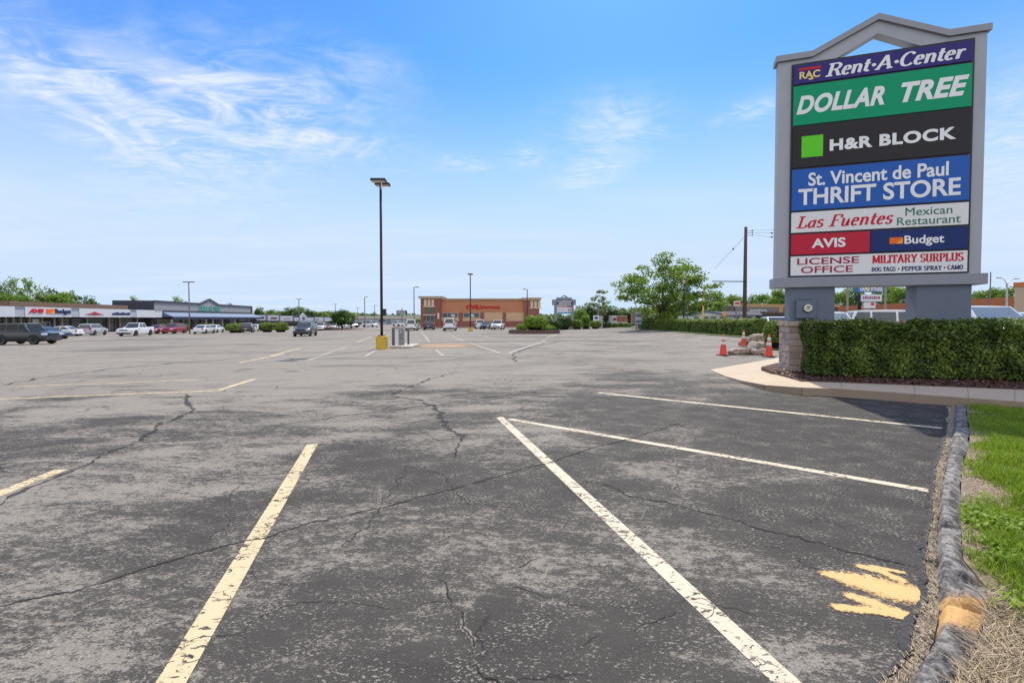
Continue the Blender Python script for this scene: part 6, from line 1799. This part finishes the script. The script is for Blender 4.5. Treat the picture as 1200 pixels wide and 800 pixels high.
def wire(p0, p1, sag, r, label, n=14, beads=()):
    p0, p1 = Vector(p0), Vector(p1); m_ = MB()
    pts = [p0.lerp(p1, i / n) - Vector((0, 0, sag * 4 * (i / n) * (1 - i / n))) for i in range(n + 1)]
    m_.tube(pts, r, 5)
    for t in beads:
        q = p0.lerp(p1, t) - Vector((0, 0, sag * 4 * t * (1 - t))); m_.lathe([(.02, -.09), (.075, -.05), (.075, .05), (.02, .09)], 8, q)
    return tag(m_.build('overhead_wire', POLE), label, 'wire', 'overhead wires at the utility pole')
wire(p + Vector((-.1, 0, hp - .9)), at(838, 314, 39), .02, .014, 'guy wire slanting down from the utility pole to the left', beads=(.42,))
for k, (dz_, py, be) in enumerate(((.33, 266, (.34, .6)), (.53, 270, (.3, .5)), (.75, 276, (.3, .72)))):
    wire(p + Vector((.6, -.05, hp - dz_)), at(960, py - 4 + 3 * k, 43), .15, .010, ('upper', 'middle', 'lower')[k] + ' wire running right from the utility pole behind the big sign', beads=be)
IRON = simple('lamp_iron', (.012, .012, .013), .5, .3)
def lantern(px, top, Y, label, dz=0.0):
    p = yx(px, Y, dz); h = at(px, top, Y).z - p.z
    root = thing('street_lamp', label, 'street lamp', tuple(p), 0, 'black ornamental street lamps by the road')
    m_ = MB(); m_.lathe([(.16, 0), (.16, .25), (.09, .45), (.075, h * .5), (.055, h - .75), (.09, h - .72), (.06, h - .66)], 14); m_.build('post', IRON, root, smooth=True)
    m_ = MB(); m_.lathe([(.09, h - .66), (.17, h - .30), (.17, h - .27)], 10); m_.build('lantern_glass', LENS, root)
    m_ = MB(); m_.lathe([(.24, h - .268), (.22, h - .22), (.10, h - .10), (.03, h - .06), (.02, h)], 12); m_.build('lantern_roof', IRON, root)
lantern(801.2, 325, 51, 'black ornamental street lamp in front of the shade tree, right of its trunk')
lantern(711.2, 362.5, 100, 'thin black street lamp near the white road sign left of the shade tree')
# directory board
Yd = 58.0; p = yx(747, Yd); kd = Yd / F_PX
dbd = thing('directory_board', 'small blue and white directory board on two legs at the end of the long hedge', 'sign', tuple(p), .0)
zz = lambda py: at(747, py, Yd).z - p.z
bx('board', simple('board_pale', (.42, .47, .55), .5, 0, .12, 2), dbd, (744 - 747) * kd, (752 - 747) * kd, -.12, .12, zz(379.8), zz(364.2)); bx('side_board', simple('board_brown', (.35, .22, .15), .8), dbd, (740.6 - 747) * kd, (744 - 747) * kd - .01, -.1, .5, zz(379.8), zz(364.6))
for k in range(4): bx('name_strip', simple(('strip_blue', 'strip_white')[k % 2], ((.12, .18, .32), (.62, .64, .68))[k % 2], .5), dbd, (744.6 - 747) * kd, (751.4 - 747) * kd, -.14, -.122, zz(378 - 3.6 * k), zz(375.6 - 3.6 * k))
for a in (745.2, 750.2): bx('leg', POLE_G, dbd, (a - 747) * kd, (a + .9 - 747) * kd, -.06, .06, 0, zz(379.8))
def post_sign(name, px0, px1, y0, y1, Y, mat, label, postpx=None, pmat=None, depth=.12):
    pc_ = (px0 + px1) / 2; p = yx(pc_, Y); zz = lambda py: at(pc_, py, Y).z - p.z; k_ = Y / F_PX
    root = thing(name, label, 'sign', tuple(p), 0)
    o = bx('board', mat, root, (px0 - pc_) * k_, (px1 - pc_) * k_, -depth, depth, zz(y1), zz(y0))
    q = ((postpx or pc_) - pc_) * k_
    bx('post', pmat or POLE_G, root, q - .08, q + .08, -.08, .08, 0, zz(y1) - .002)
    return root, o, zz, k_, pc_
root, o, zz, k_, pc_ = post_sign('road_sign', 695.2, 701.8, 369.5, 375.6, 84, WPAN, 'small white road sign beside a grey utility box near the second pylon sign')
bx('sign_mark', NAVY_L, o, -2 * k_, 2 * k_, -.14, -.121, zz(373.6), zz(371.2))
p = yx(703.5, 86); ub = thing('utility_box', 'pale grey utility box with a pole behind the small white road sign', 'cabinet', tuple(p)); bx('box_body', simple('box_grey', (.36, .36, .35), .7), ub, -.35, .35, -.3, .3, 0, at(703.5, 370, 86).z - p.z); m_ = MB(); m_.tube([(-.25, .5, 0), (-.25, .5, at(703, 357, 86).z - p.z)], .1, 8); m_.build('pole', POLE_G, ub)
root, o, zz, k_, pc_ = post_sign('billboard', 802.5, 808.8, 338.2, 341.5, 78, simple('billboard_blue', (.10, .22, .42), .5), 'small blue topped shop sign high behind the right side of the shade tree')
bx('lower_board', simple('board_grey', (.38, .38, .40), .6), root, -3.1 * k_, 3.3 * k_, -.12, .12, zz(346.3), zz(341.7))
root, o, zz, k_, pc_ = post_sign('shop_sign', 762.5, 768.5, 352, 358, 70, simple('sign_pale_blue', (.22, .36, .46), .5), 'pale blue sign on a dark post under the shade tree crown left of its trunk', 764, POLE)
bx('lower_board', WPAN, o, -2.5 * k_, 2.8 * k_, -.12, .12, zz(362), zz(358.3))
root, o, zz, k_, pc_ = post_sign('shop_sign', 859.8, 866.8, 352.5, 358.3, 75, simple('sign_cream', (.60, .52, .46), .6), 'small cream sign with red letters just left of the utility pole', 862.5)
bx('sign_mark', RED_L, o, -2.6 * k_, 2.6 * k_, -.14, -.121, zz(356.6), zz(354.2))
p = yx(823, 70); m_ = MB(); tp_ = at(825, 339, 70); m_.tube([(0, 0, 0), (tp_.x - p.x, 0, tp_.z - p.z)], [.16, .11], 8); o = m_.build('yellow_pole', simple('pole_yellow', (.65, .47, .07), .6)); o.location = p; tag(o, 'leaning yellow pole in front of the small house', 'pole')
p = yx(866.4, 88); lot_light(p, at(866.4, 357, 88).z - p.z, 'small grey street light pole right of the cream and red shop sign', 11, None, .08, POLE_G)
p = at(849, 368.5, 84); ws_ = thing('warning_sign', 'orange diamond warning sign in front of the house roof', 'sign', (p.x, 84, G(p.x, 84)))
m_ = MB(); zc = p.z - G(p.x, 84); m_.prism([(-.45, zc), (0, zc - .45), (.45, zc), (0, zc + .45)], -.03, .03); m_.build('board', simple('warning_orange', (.75, .25, .03), .5), ws_); bx('post', POLE_G, ws_, -.04, .04, .031, .1, 0, zc)
# signs seen between the columns
Yh = 52.0; p = yx(1018, Yh); k_ = Yh / F_PX; zz = lambda py: at(1018, py, Yh).z - p.z
hp_ = thing('pylon_sign', 'blue and white stacked shop sign seen between the columns of the big sign', 'sign', tuple(p), 0)
bl = bx('sign_panel', simple('panel_shop_blue', (.03, .15, .45), .5), hp_, (1002.5 - 1018) * k_, (1032.5 - 1018) * k_, -.2, .2, zz(342.2), zz(334.5))
place_text(textmesh('HAPPY FITNESS', bold=.02), 'lettering', (1005.5 - 1018) * k_, (1031.5 - 1018) * k_, zz(341.4), zz(336.9), -.201, .03, WHITE_L, bl)
bx('yellow_mark', simple('mark_yellow', (.8, .62, .05), .5), bl, (1014 - 1018) * k_, (1016.5 - 1018) * k_, -.24, -.202, zz(341.6), zz(335.5))
rb = bx('reader_board', WPAN, hp_, (1007 - 1018) * k_, (1031.3 - 1018) * k_, -.2, .2, zz(353.2), zz(345)); bx('board_side', IRON, hp_, (1003 - 1018) * k_, (1006.9 - 1018) * k_, -.15, .2, zz(353), zz(345.2))
for k in range(8): bx('board_letter', MATS['letter_maroon'] if k % 2 else simple('letter_violet', (.30, .08, .30), .5), rb, (1009 + k * 2.6 - 1018) * k_, (1010.7 + k * 2.6 - 1018) * k_, -.22, -.201, zz(350.4), zz(347.4))
wb_ = bx('lower_panel', WPAN, hp_, (1011 - 1018) * k_, (1024.5 - 1018) * k_, -.15, .15, zz(361.3), zz(354)); bx('red_mark', RED_L, wb_, (1019 - 1018) * k_, (1023 - 1018) * k_, -.17, -.151, zz(357.5), zz(354.8))
for a in (1008, 1023.6): bx('post', IRON, hp_, (a - 1018) * k_, (a + 2 - 1018) * k_, .16, .4, 0, zz(345.5))
for px, y0, Y, lab in ((992.6, 334, 60, 'pale wooden pole seen between the sign columns, left of the stacked shop sign'), (1037, 336, 66, 'grey pole seen between the sign columns, right of the stacked shop sign'), (1159.5, 319, 50, 'thin pole just right of the end of the sign ledge beam')):
    p = yx(px, Y); m_ = MB(); m_.tube([(0, 0, 0), (0, 0, at(px, y0, Y).z - p.z)], [.14, .11] if px < 1100 else [.06, .05], 8); o = m_.build('utility_pole', simple('pale_pole', (.30, .27, .23), .9) if px < 1100 else POLE_G); o.location = p; tag(o, lab, 'pole', 'plain poles seen past the big sign')
p = yx(1179, 48); h = at(1179, 332, 48).z - p.z
tl = thing('street_lamp', 'grey street lamp with two curved arms right of the big sign', 'street lamp', tuple(p), 0)
m_ = MB(); m_.tube([(0, 0, 0), (0, 0, h)], [.11, .08], 10); m_.build('post', simple('galvanised', (.42, .43, .44), .4, .4), tl)
for sx, ex, ez in ((-1, -.85, .55), (1, .95, .45)):
    m_ = MB(); m_.tube([(0, 0, h - .1), (ex * .4, 0, h + ez * .75), (ex * .75, 0, h + ez), (ex, 0, h + ez)], [.035, .03, .025, .02], 6); m_.build('arm', MATS['galvanised'], tl)
    m_ = MB(); m_.box(ex - .2, ex + .2, -.1, .1, h + ez - .05, h + ez + .05); bevel(m_.build('lamp_head', MATS['galvanised'], tl), .02)

# ================================================================== BACKGROUND TREES
# five kinds are built, the rest are copies turned and scaled
A_ = tree('broadleaf_tree', 'x', (0, 0, 0), 12, 5.0, 5.0, 7.0, 55, 4300, .42, TREE_LEAF, 101, .3, clump_r=.34, flatten=.75)
B2_ = tree('broadleaf_tree', 'x', (0, 0, 0), 12, 4.2, 5.4, 6.8, 60, 4300, .42, TREE_LEAF_DARK, 102, .3, clump_r=.36, flatten=.8)
C_ = tree('airy_tree', 'x', (0, 0, 0), 12, 4.4, 5.2, 6.8, 55, 2100, .36, TREE_LEAF, 103, .22, clump_r=.28, flatten=.7, fork=.9)
D_ = tree('pale_tree', 'x', (0, 0, 0), 12, 3.4, 5.4, 6.9, 55, 1800, .32, TREE_LEAF_PALE, 104, .2, bark=PALE_BARK, clump_r=.22, fork=1.0)
E_ = tree('low_tree', 'x', (0, 0, 0), 12, 6.4, 5.4, 6.4, 55, 4300, .46, foliage('tree_leaf_light', (.07, .14, .018), (.24, .37, .05), .4), 105, .3, clump_r=.36, flatten=.7)
used = set()
def put(src, px, top, Y, wpx, label, group, base=None):
    """tree whose top stands at picture height top and whose crown is about wpx wide"""
    p = yx(px, Y); zb = p.z if base is None else base
    h = at(px, top, Y).z - zb; sz = h / 12.4
    sx = (wpx * Y / F_PX) / {id(A_): 11.4, id(B2_): 9.8, id(C_): 9.8, id(D_): 7.6, id(E_): 14.4}[id(src)]
    rz = random.uniform(0, 6.28)
    if id(src) not in used:
        used.add(id(src)); r_ = src; r_.location = (p.x, Y, zb); r_.rotation_euler = (0, 0, rz); r_.scale = (sx, sx, sz); r_['label'] = label; r_['group'] = group
    else: copy_tree(src, (p.x, Y, zb), rz, (sx, sx, sz), label, group)
g1 = 'trees behind the far left shops'
put(B2_, 3, 333, 112, 26, 'dark tree behind the shops at the very left picture edge', g1)
put(C_, 13, 323.5, 120, 26, 'tallest airy tree behind the shops left of the car hire sign', g1)
put(C_, 36, 324.5, 120, 26, 'broad airy tree behind the car hire sign', g1)
put(E_, 8, 340, 100, 44, 'bright low tree just above the blank sign at the far left', g1)
put(E_, 26, 342, 102, 34, 'bright low tree just above the car hire sign', g1)
put(B2_, 60, 336.5, 125, 30, 'dark tree behind the orange logo of the car hire sign', g1)
put(A_, 81, 341, 128, 30, 'mid green tree behind the right end of the car hire sign', g1)
put(B2_, 102, 345.5, 130, 24, 'last dark tree of the row, behind the red swoosh sign', g1)
put(A_, 68, 343, 118, 40, 'mid green tree low behind the brown shop roof', g1)
put(C_, 158, 346, 150, 16, 'small airy tree at the left end of the dark parapet', g1)
put(C_, 209, 346.5, 170, 20, 'small tree top showing over the grey store left of its gable', g1)
put(B2_, 270, 354.5, 200, 12, 'small tree top showing over the grey store right of its gable', g1)
g2 = 'trees behind the distant gabled shops'
put(B2_, 305, 359, 230, 14, 'round dark tree at the right end of the grey store', g2)
for i, (src, px, top, wd) in enumerate(((A_, 318, 362.5, 18), (B2_, 338, 359.5, 22), (A_, 350, 359, 20), (B2_, 361, 361, 16), (E_, 373, 363.5, 22), (A_, 384, 364, 16), (C_, 412, 365.5, 24), (B2_, 425, 365.5, 9), (B2_, 438.5, 365, 9), (A_, 404, 367, 14), (A_, 328, 363.5, 18))):
    put(src, px, top, 255 + 7 * (i % 3), wd, ('mid green tree right of the round dark one, behind a blank white shop sign', 'broad dark tree left of the twin headed light pole behind the gabled shops', 'tree directly behind the distant twin headed light pole', 'dark tree just right of the small white gable',
        'wide light tree behind the white shops right of the gable', 'tree touching the left side of the bushy lot tree', 'airy pale tree just right of the bushy lot tree', 'small round dark tree below the single headed light pole', 'small round dark tree left of the tall black light pole',
        'low tree behind the right edge of the bushy lot tree', 'low tree in the dip left of the broad dark one')[i], g2)
put(E_, 485, 371.5, 120, 20, 'small bright tree left of the pharmacy behind the white vans', 'trees near the pharmacy')
g3 = 'trees between the pharmacy and the shade tree'
put(B2_, 690, 353.5, 115, 32, 'dark green tree right of the small distant pylon sign', g3)
put(E_, 680, 360, 108, 24, 'bright green tree just right of the small distant pylon sign', g3)
put(D_, 703, 336.5, 112, 26, 'pale sparse tree standing tallest left of the shade tree', g3)
put(B2_, 716, 357, 125, 34, 'dark tree under the left edge of the shade tree', g3)
put(B2_, 738, 360, 140, 40, 'dark tree behind the left half of the shade tree', g3)
put(A_, 668, 369, 130, 18, 'low tree behind the small distant pylon sign', g3)
shrub('roadside_shrub', 'small rounded tree like shrub at the foot of the small distant pylon sign', yx(661, 84), 1.3, 1.3, 2.3, .14, 1800, DARK_LEAF, 81, 'roadside shrubs')
shrub('roadside_shrub', 'green shrub right of the small distant pylon sign foot', yx(676, 84), 1.0, .9, 1.7, .14, 1200, HEDGE_LEAF, 82, 'roadside shrubs')
shrub('roadside_shrub', 'green shrub below the small white road sign', yx(698, 80), 1.1, .9, 1.35, .14, 1200, HEDGE_LEAF, 83, 'roadside shrubs')
shrub('roadside_shrub', 'small upright young tree in the gap right of the pylon sign shrub', yx(686, 92), .9, .9, 2.6, .14, 1300, TREE_LEAF, 84, 'roadside shrubs')
hedge('roadside_hedge', 'dark low hedge along the road beyond the white road sign', 'hedge', (yx(700, 104).x, 104), (yx(722, 104).x, 106), 1.5, 1.3, 1.3, .16, 120, DARK_LEAF, 91, rough=.12)
hedge('roadside_hedge', 'low hedge along the road below the red brown building', 'hedge', (yx(718, 96).x, 96), (yx(740, 96).x, 96), 1.3, 1.1, 1.1, .16, 130, HEDGE_LEAF, 92, rough=.12)
g4 = 'trees behind the small house and shops on the right'
for src, px, top, Y, wd, lab in ((B2_, 815, 346, 128, 30, 'dark tree behind the left end of the small house'), (A_, 835, 340.5, 132, 34, 'tree behind the gable of the small house'), (E_, 858, 342, 138, 34, 'light tree between the yellow pole and the utility pole'),
                            (A_, 845, 352, 120, 34, 'lower green tree just above the roof of the small house'), (B2_, 870, 346, 150, 26, 'dark tree right behind the utility pole'), (C_, 790, 348, 125, 30, 'airy tree behind the trunk of the shade tree'), (B2_, 780, 358, 135, 40, 'dark low tree behind the long white store'), (B2_, 765, 360, 160, 34, 'dark tree low behind the shade tree trunk, left side'),
                            (E_, 897, 340.5, 150, 40, 'light broad tree between the utility pole and the big sign'), (A_, 913, 337, 140, 30, 'tree right beside the left edge of the big sign'), (B2_, 885, 350, 160, 30, 'dark tree low above the tan roof band'),
                            (E_, 980, 338, 150, 26, 'tree seen between the sign columns at the left'), (A_, 1000, 334, 150, 34, 'tree seen between the sign columns behind the pale pole'), (A_, 1035, 333, 160, 36, 'tree seen between the sign columns right of the stacked sign'), (E_, 1058, 331, 150, 32, 'tree seen against the left side of the right sign column'),
                            (E_, 1142, 338, 130, 40, 'bright tree just right of the right sign column'), (E_, 1165, 333, 125, 36, 'bright broad tree behind the thin pole right of the big sign'), (A_, 1186, 336, 120, 34, 'mid green tree behind the twin armed street lamp'), (A_, 960, 343, 160, 30, 'tree behind the left sign column')):
    put(src, px, top, Y, wd, lab, g4)
# far woods that close the horizon
rg = np.random.default_rng(99)
pts, nn = [], []
for i in range(26000):
    a = rg.uniform(-1.05, 1.05); Y = 420 + rg.uniform(0, 60); x = math.tan(a) * 440
    hh = 7 + 4 * mnoise.noise(Vector((x * .03, 0, 3))) + 3 * mnoise.noise(Vector((x * .11, 0, 5)))
    pts.append((x, Y, -2 + rg.random() ** .7 * hh))
pts = np.array(pts)
tag(cloud_mesh('far_woods', leaves(pts, np.tile([0, -.4, .6], (len(pts), 1)), 1.7, rg, 1.3, .8), np.clip(rg.normal(.45, .2, len(pts)), 0, 1), TREE_LEAF_DARK), kind='stuff')
# grass verge under the boundary hedge and the trees on the right
VERGE = simple('verge_grass', (.10, .16, .035), .95, 0, .35, 3, .6, 60)
def strip_sheet(name, poly, lift, mat):
    m_ = MB(); (x0, y0), (x1, y1) = poly; nx_, ny_ = max(2, int(abs(x1 - x0) / 2)), max(2, int(abs(y1 - y0) / 3)); vs = []
    for j in range(ny_ + 1):
        for i in range(nx_ + 1):
            x, y = x0 + (x1 - x0) * i / nx_, y0 + (y1 - y0) * j / ny_; vs.append((x, y, G(x, y) + lift))
    m_.add(vs, [(j * (nx_ + 1) + i, j * (nx_ + 1) + i + 1, (j + 1) * (nx_ + 1) + i + 1, (j + 1) * (nx_ + 1) + i) for j in range(ny_) for i in range(nx_)])
    return tag(m_.build(name, mat, fix=False), kind='structure')
strip_sheet('grass_verge', ((16.2, 25.5), (19.2, 66)), .03, VERGE)
strip_sheet('grass_verge', ((12.0, 22.5), (16.0, 25.4)), .05, VERGE)
strip_sheet('far_lawn', ((8, 86), (60, 116)), .03, VERGE)
strip_sheet('far_lawn', ((-300, 260), (300, 420)), .03, VERGE)
